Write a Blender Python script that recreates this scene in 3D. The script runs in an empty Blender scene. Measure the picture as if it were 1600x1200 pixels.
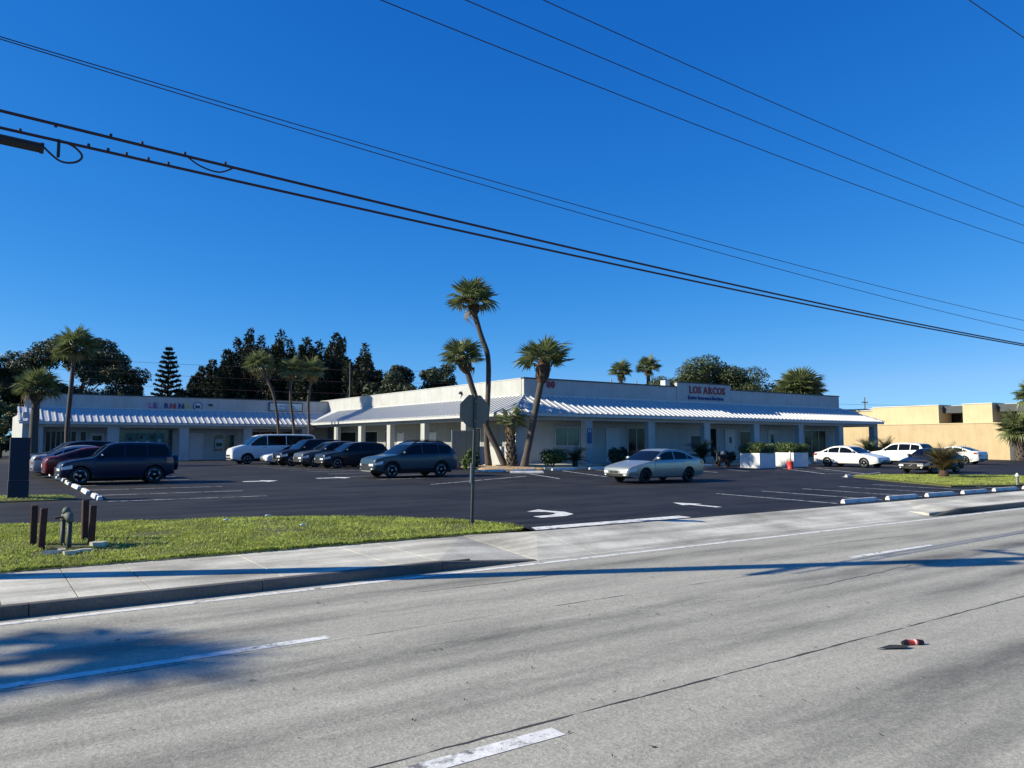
import bpy, math, random
import numpy as np
from mathutils import Vector, Matrix, Euler
R = math.radians
random.seed(7); rng = np.random.default_rng(11)
C = bpy.context.scene.collection
sc = bpy.context.scene
# ------------------------------------------------------------------ camera, sky, sun, exposure
CAM_H = 2.15
cam = bpy.data.cameras.new('camera'); cam.sensor_width = 36; cam.lens = 36 * 1205 / 1600
cam.clip_start = .05; cam.clip_end = 3000
co = bpy.data.objects.new('camera', cam); C.objects.link(co); sc.camera = co
co.location = (0, 0, CAM_H); co.rotation_euler = (R(90) + math.atan(91 / 1205), 0, R(-35.2))
SUN_AZ, SUN_EL = R(25), R(28.5)          # azimuth measured from -X towards +Y
S = Vector((-math.cos(SUN_EL) * math.cos(SUN_AZ), math.cos(SUN_EL) * math.sin(SUN_AZ), math.sin(SUN_EL)))
w = bpy.data.worlds.new('World'); sc.world = w; w.use_nodes = True
nt = w.node_tree; bg = nt.nodes['Background']
sky = nt.nodes.new('ShaderNodeTexSky'); sky.sky_type = 'NISHITA'; sky.sun_disc = False
sky.sun_elevation = SUN_EL; sky.sun_rotation = math.atan2(S.x, S.y)
sky.air_density = 1.0; sky.dust_density = 0.0; sky.ozone_density = 3.0; sky.altitude = 3000
# one even grade over the whole dome: a clear, dry, deeply blue winter sky
sp = nt.nodes.new('ShaderNodeSeparateColor'); cb = nt.nodes.new('ShaderNodeCombineColor'); nt.links.new(sky.outputs['Color'], sp.inputs[0])
grade = []
for ch, (ga, gp) in enumerate(((2.35, 1.85), (1.08, .87), (1.25, .50))):
    prev = sp.outputs[ch]
    for op, val in (('MULTIPLY', .0805), ('POWER', gp), ('MULTIPLY', ga / .0805)):
        k = nt.nodes.new('ShaderNodeMath'); k.operation = op; nt.links.new(prev, k.inputs[0]); k.inputs[1].default_value = val; prev = k.outputs[0]
    grade.append(prev)
lim = nt.nodes.new('ShaderNodeMath'); lim.operation = 'MULTIPLY'; lim.inputs[1].default_value = .45; nt.links.new(grade[1], lim.inputs[0])
mn = nt.nodes.new('ShaderNodeMath'); mn.operation = 'MINIMUM'; nt.links.new(grade[0], mn.inputs[0]); nt.links.new(lim.outputs[0], mn.inputs[1])
for ch, s_ in enumerate((mn.outputs[0], grade[1], grade[2])): nt.links.new(s_, cb.inputs[ch])
nt.links.new(cb.outputs[0], bg.inputs['Color'])
bg.inputs['Strength'].default_value = 0.055
sl = bpy.data.lights.new('sun', 'SUN'); sl.energy = 5.0; sl.angle = R(.45); sl.color = (1, .92, .73)
so = bpy.data.objects.new('sun', sl); C.objects.link(so); so.rotation_euler = S.to_track_quat('Z', 'Y').to_euler()
sc.view_settings.view_transform = 'Standard'; sc.view_settings.look = 'None'
sc.view_settings.exposure = 0.55; sc.view_settings.gamma = 1
try:
    sc.cycles.use_denoising = True; sc.cycles.max_bounces = 6; sc.cycles.diffuse_bounces = 3
except Exception: pass

# ------------------------------------------------------------------ materials
MATS = {}
def mat(name, col, rough=.6, metal=0, var=.12, scale=3., bump=0, bscale=40., coat=0, spec=.5, stretch=(1, 1, 1), trans=0):
    if name in MATS: return MATS[name]
    m = bpy.data.materials.new(name); m.use_nodes = True; n = m.node_tree.nodes; L = m.node_tree.links
    b = n['Principled BSDF']; b.inputs['Roughness'].default_value = rough; b.inputs['Metallic'].default_value = metal
    b.inputs['Specular IOR Level'].default_value = spec; b.inputs['Coat Weight'].default_value = coat; b.inputs['Coat Roughness'].default_value = .04
    tc = n.new('ShaderNodeTexCoord'); mp = n.new('ShaderNodeMapping'); mp.inputs['Scale'].default_value = stretch
    L.new(tc.outputs['Object'], mp.inputs['Vector'])
    nz = n.new('ShaderNodeTexNoise'); nz.inputs['Scale'].default_value = scale; nz.inputs['Detail'].default_value = 6; nz.inputs['Roughness'].default_value = .65
    L.new(mp.outputs['Vector'], nz.inputs['Vector'])
    rp = n.new('ShaderNodeValToRGB'); c = np.array(col)
    rp.color_ramp.elements[0].position = .3; rp.color_ramp.elements[1].position = .7
    rp.color_ramp.elements[0].color = (*np.clip(c * (1 - var), 0, 1), 1); rp.color_ramp.elements[1].color = (*np.clip(c * (1 + var), 0, 1), 1)
    L.new(nz.outputs['Fac'], rp.inputs['Fac']); L.new(rp.outputs['Color'], b.inputs['Base Color'])
    if bump:
        bn = n.new('ShaderNodeTexNoise'); bn.inputs['Scale'].default_value = bscale; bn.inputs['Detail'].default_value = 4
        L.new(mp.outputs['Vector'], bn.inputs['Vector'])
        bp = n.new('ShaderNodeBump'); bp.inputs['Strength'].default_value = bump; bp.inputs['Distance'].default_value = .02
        L.new(bn.outputs['Fac'], bp.inputs['Height']); L.new(bp.outputs['Normal'], b.inputs['Normal'])
    if trans:
        t = n.new('ShaderNodeBsdfTranslucent'); mx = n.new('ShaderNodeMixShader'); mx.inputs['Fac'].default_value = trans
        L.new(rp.outputs['Color'], t.inputs['Color']); L.new(b.outputs['BSDF'], mx.inputs[1]); L.new(t.outputs['BSDF'], mx.inputs[2])
        L.new(mx.outputs['Shader'], n['Material Output'].inputs['Surface'])
    MATS[name] = m; return m

def ground_mat(name, base, dark, fine, finefac, streak, bump, rough=.85, tracks=None, blotch=.5):
    """paving: fine aggregate speckle, broad blotches, streaks along X and optional wheel-worn bands"""
    m = bpy.data.materials.new(name); m.use_nodes = True; n = m.node_tree.nodes; L = m.node_tree.links
    b = n['Principled BSDF']; b.inputs['Roughness'].default_value = rough; b.inputs['Specular IOR Level'].default_value = .35
    tc = n.new('ShaderNodeTexCoord')
    def noise(scale, stretch=(1, 1, 1), det=5, rg=.6):
        mp = n.new('ShaderNodeMapping'); mp.inputs['Scale'].default_value = stretch; L.new(tc.outputs['Object'], mp.inputs['Vector'])
        z = n.new('ShaderNodeTexNoise'); z.inputs['Scale'].default_value = scale; z.inputs['Detail'].default_value = det; z.inputs['Roughness'].default_value = rg
        L.new(mp.outputs['Vector'], z.inputs['Vector']); return z.outputs['Fac']
    def rng_(v, a, b_, c, d):
        k = n.new('ShaderNodeMapRange'); k.inputs[1].default_value = a; k.inputs[2].default_value = b_; k.inputs[3].default_value = c; k.inputs[4].default_value = d
        L.new(v, k.inputs[0]); return k.outputs[0]
    def mul(a, b_):
        k = n.new('ShaderNodeMath'); k.operation = 'MULTIPLY'; L.new(a, k.inputs[0]); L.new(b_, k.inputs[1]); return k.outputs[0]
    f = rng_(noise(fine, det=3, rg=.8), .32, .68, 1 - finefac, 1 + finefac)
    f2 = rng_(noise(fine * .3, det=4, rg=.75), .3, .7, 1 - finefac * .6, 1 + finefac * .6)
    s = rng_(noise(1.4, (.12, 1.6, 1)), .35, .65, 1 - streak, 1 + streak * .6)
    bl = rng_(noise(.5), .3, .7, 1 - .14 * blotch, 1 + .14 * blotch)
    v = mul(mul(mul(f, f2), s), bl)
    if tracks:
        sx = n.new('ShaderNodeSeparateXYZ'); L.new(tc.outputs['Object'], sx.inputs[0])
        for yc, wd, am in tracks:
            d = n.new('ShaderNodeMath'); d.operation = 'SUBTRACT'; L.new(sx.outputs['Y'], d.inputs[0]); d.inputs[1].default_value = yc
            a = n.new('ShaderNodeMath'); a.operation = 'ABSOLUTE'; L.new(d.outputs[0], a.inputs[0])
            k = n.new('ShaderNodeMapRange'); k.interpolation_type = 'SMOOTHSTEP'; L.new(a.outputs[0], k.inputs[0])
            k.inputs[1].default_value = 0; k.inputs[2].default_value = wd; k.inputs[3].default_value = 1; k.inputs[4].default_value = 0
            pn = rng_(noise(.7, (.25, 1.2, 1), 7, .7), .38, .62, 0, am)
            q = mul(k.outputs[0], pn)
            o = n.new('ShaderNodeMath'); o.operation = 'SUBTRACT'; o.inputs[0].default_value = 1; L.new(q, o.inputs[1]); v = mul(v, o.outputs[0])
    mx = n.new('ShaderNodeMix'); mx.data_type = 'RGBA'; L.new(rng_(v, .35, 1.3, 0, 1), mx.inputs['Factor'])
    mx.inputs['A'].default_value = (*dark, 1); mx.inputs['B'].default_value = (*base, 1)
    L.new(mx.outputs['Result'], b.inputs['Base Color'])
    if bump:
        bp = n.new('ShaderNodeBump'); bp.inputs['Strength'].default_value = bump; bp.inputs['Distance'].default_value = .012
        L.new(mul(f, f2), bp.inputs['Height']); L.new(bp.outputs['Normal'], b.inputs['Normal'])
    MATS[name] = m; return m

def wall_mat(name, col, stain=.25, rough=.85):
    """painted render with rain streaks and blotches"""
    m = bpy.data.materials.new(name); m.use_nodes = True; n = m.node_tree.nodes; L = m.node_tree.links
    b = n['Principled BSDF']; b.inputs['Roughness'].default_value = rough; b.inputs['Specular IOR Level'].default_value = .3
    tc = n.new('ShaderNodeTexCoord')
    def noise(scale, st, det=6):
        mp = n.new('ShaderNodeMapping'); mp.inputs['Scale'].default_value = st; L.new(tc.outputs['Object'], mp.inputs['Vector'])
        z = n.new('ShaderNodeTexNoise'); z.inputs['Scale'].default_value = scale; z.inputs['Detail'].default_value = det; z.inputs['Roughness'].default_value = .7
        L.new(mp.outputs['Vector'], z.inputs['Vector']); return z.outputs['Fac']
    a = noise(1.0, (2.2, 2.2, .35)); c = noise(.6, (1, 1, 1)); 
    k = n.new('ShaderNodeMath'); k.operation = 'MULTIPLY'; L.new(a, k.inputs[0]); L.new(c, k.inputs[1])
    rp = n.new('ShaderNodeValToRGB'); rp.color_ramp.elements[0].position = .14; rp.color_ramp.elements[1].position = .32
    cc = np.array(col); rp.color_ramp.elements[0].color = (*(cc * (1 - stain) * np.array((1, .98, .94))), 1); rp.color_ramp.elements[1].color = (*cc, 1)
    L.new(k.outputs[0], rp.inputs['Fac']); L.new(rp.outputs['Color'], b.inputs['Base Color'])
    bn = noise(60, (1, 1, 1), 3); bp = n.new('ShaderNodeBump'); bp.inputs['Strength'].default_value = .25; bp.inputs['Distance'].default_value = .01
    L.new(bn, bp.inputs['Height']); L.new(bp.outputs['Normal'], b.inputs['Normal'])
    MATS[name] = m; return m

M_road = ground_mat('road_asphalt', (.52, .495, .40), (.15, .144, .122), 30, .29, .13, .45, tracks=[(10.3, .6, .55), (9.1, .55, .5), (7.3, .7, .7), (5.7, .6, .55), (3.5, .8, .65), (1.9, .7, .6), (6.5, .35, .4), (2.7, .35, .4)])
M_lot = ground_mat('sealed_asphalt', (.027, .0258, .0258), (.006, .0058, .006), 30, .3, .75, .35, rough=.75, blotch=4.6)
M_conc = ground_mat('concrete', (.70, .665, .55), (.22, .205, .165), 30, .16, .4, .3, blotch=3)
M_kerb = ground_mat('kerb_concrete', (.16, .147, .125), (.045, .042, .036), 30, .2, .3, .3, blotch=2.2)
M_soil = ground_mat('turf_soil', (.12, .125, .04), (.045, .045, .015), 12, .5, .1, .5)
M_land = ground_mat('far_land', (.10, .11, .06), (.05, .055, .03), 2, .3, .1, .2)
M_mulch = ground_mat('mulch', (.55, .40, .24), (.20, .12, .06), 14, .6, .0, .8)
M_paint = mat('road_paint', (.74, .73, .68), .75, var=.2, scale=9, bump=.2)
def wear(m, dark, lo, hi, scale):
    """worn-through paint: dark flecks where the surface shows"""
    n = m.node_tree.nodes; L = m.node_tree.links; b = n['Principled BSDF']; src = b.inputs['Base Color'].links[0].from_socket
    tc = n.new('ShaderNodeTexCoord'); z = n.new('ShaderNodeTexNoise'); z.inputs['Scale'].default_value = scale; z.inputs['Detail'].default_value = 9; z.inputs['Roughness'].default_value = .75; L.new(tc.outputs['Object'], z.inputs['Vector'])
    k = n.new('ShaderNodeMapRange'); k.inputs[1].default_value = lo; k.inputs[2].default_value = hi; L.new(z.outputs['Fac'], k.inputs[0])
    mx = n.new('ShaderNodeMix'); mx.data_type = 'RGBA'; mx.inputs['A'].default_value = (*dark, 1); L.new(src, mx.inputs['B']); L.new(k.outputs[0], mx.inputs['Factor']); L.new(mx.outputs['Result'], b.inputs['Base Color'])
wear(M_paint, (.16, .155, .14), .36, .47, 5)
M_stripe = mat('lot_paint', (.62, .62, .60), .75, var=.25, scale=6, bump=.2); wear(M_stripe, (.05, .05, .05), .38, .52, 4)
M_planter = mat('planter_paint', (.72, .72, .69), .75, var=.1, scale=3, bump=.2)
M_stop = mat('stop_paint', (.64, .63, .59), .75, var=.2, scale=5, bump=.3); wear(M_stop, (.25, .24, .22), .33, .46, 6)
M_wall = wall_mat('white_render', (.46, .47, .46), .16)
M_wallin = wall_mat('shaded_arcade_wall', (.27, .285, .28), .15)  # porch shade on the wing's inner wall, put into a darker render colour
M_wall2 = wall_mat('beige_render', (.54, .42, .25), .15)
M_wall3 = wall_mat('cream_render', (.60, .50, .31), .12)
M_dk = mat('dark_trim', (.045, .055, .06), .6)
M_roof = mat('white_metal_roof', (.52, .53, .53), .45, metal=0, var=.06, scale=1.2, spec=.5)
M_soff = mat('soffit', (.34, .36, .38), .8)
M_glass = mat('window_glass', (.010, .014, .016), .12, var=.3, scale=.7, spec=.18)
M_glassb = mat('teal_glass', (.04, .10, .10), .12, var=.5, scale=1.5)
M_frame = mat('frame_white', (.52, .53, .52), .5)
M_door = mat('door_white', (.52, .54, .55), .5, var=.05)
M_black = mat('black_plastic', (.008, .008, .009), .6)
M_rubber = mat('rubber', (.016, .016, .017), .8)
M_rust = mat('rusty_brown', (.055, .024, .018), .85, var=.4, scale=12, bump=.3)
M_galv = mat('galvanised', (.32, .33, .33), .45, metal=.7, var=.15, scale=10)
M_signback = mat('sign_aluminium', (.105, .12, .10), .7, metal=0, var=.1)
M_post = mat('dark_post', (.04, .045, .045), .6)
M_cable = mat('cable_black', (.030, .010, .016), .6)
M_wood = mat('pole_wood', (.14, .10, .07), .85, var=.3, scale=4, stretch=(6, 6, .5), bump=.4)
M_trunk = mat('palm_trunk', (.085, .068, .055), .9, var=.35, scale=5, stretch=(1, 1, 5), bump=.6, bscale=12)
M_bark = mat('bark', (.10, .075, .055), .9, var=.3, scale=6, bump=.5)
M_boot = mat('palm_boots', (.075, .045, .028), .95, var=.5, scale=8, bump=.8, bscale=14)
M_frond = mat('palm_frond', (.16, .19, .075), .45, var=.4, scale=2.5, trans=.25)
M_frond2 = mat('dry_frond', (.30, .22, .10), .7, var=.35, scale=2.5, trans=.2)
M_leafA = mat('leaf_dark', (.031, .048, .017), .6, var=.45, scale=.9, trans=.15)
M_leafB = mat('leaf_olive', (.06, .08, .026), .6, var=.45, scale=.7, trans=.18)
M_needle = mat('pine_needle', (.019, .028, .011), .7, var=.4, scale=.8, trans=.12)
M_hedge = mat('hedge_leaf', (.075, .12, .03), .5, var=.5, scale=6, trans=.2)
M_cyc = mat('cycad_leaf', (.03, .05, .02), .45, var=.3, scale=6, trans=.1)
M_navy = mat('navy_cabinet', (.006, .012, .030), .6, var=.15)
M_red = mat('red_plastic', (.62, .05, .03), .5)
M_redl = mat('red_letter', (.30, .012, .03), .5)
M_blul = mat('blue_letter', (.02, .06, .22), .5)

# ------------------------------------------------------------------ mesh helpers
class MB:
    def __init__(s): s.v = []; s.f = []
    def add(s, vs, fs):
        o = len(s.v); s.v += [tuple(p) for p in vs]; s.f += [tuple(i + o for i in f) for f in fs]; return s
    def box(s, x0, x1, y0, y1, z0, z1):
        return s.add([(x0, y0, z0), (x1, y0, z0), (x1, y1, z0), (x0, y1, z0), (x0, y0, z1), (x1, y0, z1), (x1, y1, z1), (x0, y1, z1)],
                     [(0, 3, 2, 1), (4, 5, 6, 7), (0, 1, 5, 4), (1, 2, 6, 5), (2, 3, 7, 6), (3, 0, 4, 7)])
    def bbox(s, x0, x1, y0, y1, z0, z1, b=.02):
        """box with bevelled edges (chamfered top and vertical corners)"""
        def ring(i, z): return [(x0 + i, y0 + i + b, z), (x0 + i + b, y0 + i, z), (x1 - i - b, y0 + i, z), (x1 - i, y0 + i + b, z), (x1 - i, y1 - i - b, z), (x1 - i - b, y1 - i, z), (x0 + i + b, y1 - i, z), (x0 + i, y1 - i - b, z)]
        rs = [ring(0, z0), ring(0, z1 - b), ring(b * .9, z1)]
        vs = sum(rs, []); fs = [tuple(range(7, -1, -1)), tuple(range(16, 24))]
        for k in (0, 8):
            for i in range(8): j = (i + 1) % 8; fs.append((k + i, k + j, k + 8 + j, k + 8 + i))
        return s.add(vs, fs)
    def tube(s, pts, rads, n=8, caps=True):
        pts = [Vector(p) for p in pts]; rings = []
        up = Vector((0, 0, 1)); prev = None
        for i, p in enumerate(pts):
            t = (pts[min(i + 1, len(pts) - 1)] - pts[max(i - 1, 0)]).normalized()
            a = prev if prev is not None else (up if abs(t.z) < .9 else Vector((1, 0, 0)))
            u = (a - t * a.dot(t)).normalized(); v = t.cross(u); prev = u
            r = rads[i] if hasattr(rads, '__len__') else rads
            rings.append([p + (u * math.cos(2 * math.pi * k / n) + v * math.sin(2 * math.pi * k / n)) * r for k in range(n)])
        vs = sum(rings, []); fs = []
        for i in range(len(pts) - 1):
            for k in range(n): k2 = (k + 1) % n; fs.append((i * n + k, i * n + k2, (i + 1) * n + k2, (i + 1) * n + k))
        if caps: fs += [tuple(range(n - 1, -1, -1)), tuple(range((len(pts) - 1) * n, len(pts) * n))]
        return s.add(vs, fs)
    def lathe(s, prof, c=(0, 0, 0), n=16, axis='z'):
        """profile of (radius, along); axis z or y"""
        vs = []; fs = []
        for r, h in prof:
            for k in range(n):
                a = 2 * math.pi * k / n
                vs.append((c[0] + r * math.cos(a), c[1] + r * math.sin(a), c[2] + h) if axis == 'z' else (c[0] + r * math.cos(a), c[1] + h, c[2] + r * math.sin(a)))
        for i in range(len(prof) - 1):
            for k in range(n):
                k2 = (k + 1) % n; q = (i * n + k, i * n + k2, (i + 1) * n + k2, (i + 1) * n + k); fs.append(q if axis == 'z' else q[::-1])
        fs += [tuple(range(n - 1, -1, -1)), tuple(range((len(prof) - 1) * n, len(prof) * n))]
        return s.add(vs, fs)
    def poly(s, pts, z0, z1):
        n = len(pts); vs = [(x, y, z0) for x, y in pts] + [(x, y, z1) for x, y in pts]
        return s.add(vs, [tuple(range(n - 1, -1, -1)), tuple(range(n, 2 * n))] + [(i, (i + 1) % n, n + (i + 1) % n, n + i) for i in range(n)])
    def mesh(s, name, m, smooth=False):
        me = bpy.data.meshes.new(name); me.from_pydata(s.v, [], s.f); me.update()
        if m: me.materials.append(m)
        if smooth: me.polygons.foreach_set('use_smooth', [True] * len(me.polygons))
        return me
    def build(s, name, m, parent=None, smooth=False, loc=(0, 0, 0), rz=0):
        return obj(name, s.mesh(name, m, smooth), parent, loc, rz)
def obj(name, me, parent=None, loc=(0, 0, 0), rz=0):
    o = bpy.data.objects.new(name, me); C.objects.link(o); o.location = loc; o.rotation_euler = (0, 0, rz)
    if parent: o.parent = parent
    return o
def tag(o, label, cat, group=None):
    o['label'] = label; o['category'] = cat
    if group: o['group'] = group
    return o
def struct(o, label=None): 
    o['kind'] = 'structure'
    if label: o['label'] = label
    return o
def thing(name, label, cat, loc=(0, 0, 0), rz=0, group=None):
    o = bpy.data.objects.new(name, None); C.objects.link(o); o.location = loc; o.rotation_euler = (0, 0, rz); o.empty_display_size = .2
    return tag(o, label, cat, group)
def part(name, m, parent, f, smooth=False, **k):
    b = MB(); f(b); return b.build(name, m, parent, smooth, **k)
def boxpart(name, m, parent, *a, **k): b = MB(); b.box(*a); return b.build(name, m, parent, **k)
def bboxpart(name, m, parent, *a, b=.02): q = MB(); q.bbox(*a, b=b); return q.build(name, m, parent)
def text_mesh(s, size, m, extrude=.03, bold=.0, sx=1.0):
    cu = bpy.data.curves.new('lettering', 'FONT'); cu.body = s; cu.size = size; cu.extrude = extrude; cu.offset = bold; cu.resolution_u = 3
    o = bpy.data.objects.new('lettering', cu); C.objects.link(o); dg = bpy.context.evaluated_depsgraph_get(); dg.update()
    me = bpy.data.meshes.new_from_object(o.evaluated_get(dg)); bpy.data.objects.remove(o); bpy.data.curves.remove(cu)
    me.materials.clear(); me.materials.append(m)
    me.transform(Matrix.Scale(sx, 4, (1, 0, 0))); return me
def np_mesh(name, V, F, m):
    """V (n,3), F (k,3|4) arrays"""
    me = bpy.data.meshes.new(name); V = np.asarray(V, np.float32); F = np.asarray(F, np.int32); k = F.shape[1]
    me.vertices.add(len(V)); me.vertices.foreach_set('co', V.ravel()); me.loops.add(F.size); me.loops.foreach_set('vertex_index', F.ravel())
    me.polygons.add(len(F)); me.polygons.foreach_set('loop_start', np.arange(0, F.size, k, dtype=np.int32)); me.polygons.foreach_set('loop_total', np.full(len(F), k, np.int32))
    me.update(calc_edges=True); me.materials.append(m); return me

def zlot(Y): return .26 + .0105 * (min(max(Y, 13.2), 40) - 13.2)

# ------------------------------------------------------------------ ground, road, kerb, pavement
def sheet(name, m, pts_rows):
    b = MB(); nx = len(pts_rows[0])
    b.v = [tuple(p) for r in pts_rows for p in r]
    b.f = [(i * nx + j, i * nx + j + 1, (i + 1) * nx + j + 1, (i + 1) * nx + j) for i in range(len(pts_rows) - 1) for j in range(nx - 1)]
    return b.build(name, m)
struct(sheet('ground', M_land, [[(-900, y, -.06), (1200, y, -.06)] for y in (-700, 1400)]))
road = struct(sheet('road', M_road, [[(x, y, 0) for x in (-150, -40, 0, 40, 260)] for y in (-6, 0, 6, 11.45)]))
def strip(name, m, parent, x0, x1, y0, y1, z, wob=0, n=1):
    b = MB(); 
    for i in range(n):
        a, c = x0 + (x1 - x0) * i / n, x0 + (x1 - x0) * (i + 1) / n
        b.v += [(a, y0, z), (a, y1, z)] if i == 0 else []; b.v += [(c, y0 + random.uniform(-wob, wob), z), (c, y1 + random.uniform(-wob, wob), z)]
        b.f.append((2 * i, 2 * i + 2, 2 * i + 3, 2 * i + 1))
    return b.build(name, m, parent)
strip('edge_line', M_paint, road, -60, 140, 11.02, 11.16, .004)
for x0 in (-8.9, .3 - 2.0, 13.6, 25.8, 38): strip('lane_dash', M_paint, road, x0, 3.35 if abs(x0 + 1.7) < .1 else x0 + 3.05, 8.22, 8.37, .004)
for x0 in (.7, 12.9 + 9, 34): strip('lane_dash', M_paint, road, x0, x0 + 3.0, 4.56, 4.73, .004)
M_joint = mat('joint_tar', (.05, .05, .047), .9)
strip('paving_joint', M_joint, road, -40, 80, 4.845, 4.863, .003, .010, 700)
strip('paving_joint', M_joint, road, -40, 80, 8.12, 8.126, .003, .008, 500)
# kerb pieces
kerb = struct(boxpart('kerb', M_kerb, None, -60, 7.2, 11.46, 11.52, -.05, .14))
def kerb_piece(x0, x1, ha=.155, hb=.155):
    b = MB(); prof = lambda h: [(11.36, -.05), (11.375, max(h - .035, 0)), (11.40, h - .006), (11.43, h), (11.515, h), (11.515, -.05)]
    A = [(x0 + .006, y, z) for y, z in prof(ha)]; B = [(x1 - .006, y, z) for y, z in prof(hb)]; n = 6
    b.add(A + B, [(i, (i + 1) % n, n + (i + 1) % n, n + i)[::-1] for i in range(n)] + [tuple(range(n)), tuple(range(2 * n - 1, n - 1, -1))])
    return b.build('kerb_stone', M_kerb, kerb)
ks = [-14, -11, -8.2, -5.4, -2.2, .72, 3.6, 6.6]
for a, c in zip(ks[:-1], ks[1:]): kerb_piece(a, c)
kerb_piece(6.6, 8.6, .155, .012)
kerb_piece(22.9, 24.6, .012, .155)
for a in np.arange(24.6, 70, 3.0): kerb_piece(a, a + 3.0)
# pavement slabs
pav = struct(boxpart('pavement', M_conc, None, -60, 7.4, 11.53, 14.05, -.05, .10))
def slab(x0, x1, y0=11.527, y1=14.02, z0=.152, z1=.195, name='slab', za=None):
    g = .008; b = MB(); zb = za if za is not None else z0
    b.add([(x0 + g, y0, z0), (x1 - g, y0, zb), (x1 - g, y1, z1), (x0 + g, y1, z1), (x0 + g, y0, .0), (x1 - g, y0, .0), (x1 - g, y1, .0), (x0 + g, y1, .0)],
          [(0, 1, 2, 3), (4, 5, 1, 0), (5, 6, 2, 1), (6, 7, 3, 2), (7, 4, 0, 3)])
    return b.build(name, M_conc, pav)
js = [-12.4, -10.6, -8.8, -7, -5.2, -3.3, -1.4, .43, 1.27, 2.15, 3.95, 5.8, 6.6]
for a, c in zip(js[:-1], js[1:]): slab(a, c)
slab(6.6, 8.6, za=.012)
# drive apron
apron = struct(boxpart('driveway_apron', M_conc, None, 8.62, 22.88, 11.6, 13.2, -.06, -.02))
xs = [8.6, 10.0, 12.2, 14.6, 17, 19.4, 21.4, 22.9]
for i, (a, c) in enumerate(zip(xs[:-1], xs[1:])):
    b = MB(); g = .005; k = i == 0
    yb = 14.02 if k else 13.27
    b.add([(a + g, 11.37, .004), (c - g, 11.37, .004), (c - g, 13.27, .262), (a + g, yb, .2 if k else .262), (a + g, 11.37, -.04), (c - g, 11.37, -.04), (c - g, 13.27, -.04), (a + g, yb, -.04)],
          [(0, 1, 2, 3), (4, 5, 1, 0), (5, 6, 2, 1), (6, 7, 3, 2), (7, 4, 0, 3)])
    b.build('slab', M_conc, apron)
pav2 = struct(boxpart('side_pavement', M_conc, None, 23, 130, 11.53, 13.2, -.05, .10))
prevp, pav = pav, pav2
slab(22.9, 24.6, z0=.012, za=.152, y1=13.27, z1=.262)
for a in np.arange(24.6, 60, 2.1): slab(a, a + 2.1, y1=13.27, z1=.262)
pav = prevp
slab_far = boxpart('slab', M_conc, pav2, 60.6, 130, 11.527, 13.27, 0, .2)
# parking lot sheet
rows = [(13.27, 10.0), (14.1, 10.2), (14.8, 10.2), (15.6, 9.7), (16.9, 8.6), (18.0, 7.1), (18.7, 5.5), (19.6, 2.7), (20.2, .4), (20.8, -4.2), (21, -60), (30, -60), (40, -60), (60, -60), (110, -60)]
lot = struct(sheet('parking_lot', M_lot, [[(x0 + (140 - x0) * t, y, zlot(y)) for t in (0, .1, .25, .5, 1)] for y, x0 in rows]))
def stripe(pts, wd=.10, name='parking_stripe', m=M_stripe):
    """painted line on the lot between two points"""
    (x0, y0), (x1, y1) = pts; d = Vector((x1 - x0, y1 - y0)); n = Vector((-d.y, d.x)).normalized() * wd / 2; b = MB(); k = max(2, int(d.length / 2))
    for i in range(k + 1):
        t = i / k; x, y = x0 + d.x * t, y0 + d.y * t
        for s in (-1, 1): b.v.append((x + n.x * s, y + n.y * s, zlot(y) + .005))
        if i: j = 2 * i; b.f.append((j - 2, j, j + 1, j - 1))
    return b.build(name, m, lot)
for k in range(11): stripe(((3.5, 25.75 + 2.72 * k), (8.15, 25.55 + 2.72 * k)))
for k in range(9): stripe(((22.0 + 2.55 * k, 13.8), (22.0 + 2.55 * k, 18.5)))
for k in range(9): stripe(((15.3, 32.3 + 2.9 * k), (20.6, 32.3 + 2.9 * k)))
stripe(((15.67, 28.0), (23.0, 31.4)), .11); stripe(((23.07, 28.8), (24.6, 33.3)), .11); stripe(((26.25, 29.0), (28.4, 35.2)), .11)
for k in range(7): stripe(((29.3 + 2.9 * k, 29.4), (31 + 2.9 * k, 35.2)))
stripe(((39.2, 25.3), (43.4, 31.0)), .12); stripe(((39.2, 25.3), (41.5, 24.3)), .12); stripe(((41.5, 24.3), (45.6, 30)), .12); stripe(((41.2, 28), (43.2, 27), ), .12)
for k in range(3): stripe(((37 + .2 * k, 22.9 + .7 * k), (44 + 3 * k, 24.8 + k)), .1) if k == 0 else None
stripe(((44.5, 16.3), (52, 17.0)), .22)
def paint_poly(pts, name, z=.006):
    b = MB(); b.v = [(x, y, zlot(y) + z) for x, y in pts]; b.f = [tuple(range(len(pts)))]; return b.build(name, M_paint, lot)
paint_poly([(10.1, 13.42), (15.0, 13.42), (15.0, 13.86), (10.3, 13.86)], 'stop_bar')
# turn arrow (curved) and straight arrows
paint_poly([(11.72, 15.35), (12.5, 15.35), (12.98, 15.62), (13.15, 16.2), (12.95, 16.75), (12.95, 17.1), (12.3, 16.75), (12.7, 16.45), (12.78, 16.2), (12.55, 15.85), (12.2, 15.75), (11.72, 15.7)], 'turn_arrow')
paint_poly([(17.7, 14.9), (17.95, 14.9), (17.95, 15.9), (18.25, 15.9), (17.83, 16.7), (17.4, 15.9), (17.7, 15.9)], 'straight_arrow')
paint_poly([(9.7, 33.4), (10.5, 33.4), (10.6, 33.0), (11.2, 33.65), (10.6, 34.2), (10.5, 33.8), (9.7, 33.8)], 'straight_arrow')
paint_poly([(13.3, 34.3), (14.3, 34.3), (14.4, 33.9), (15, 34.5), (14.4, 35.1), (14.3, 34.7), (13.3, 34.7)], 'straight_arrow')

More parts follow.
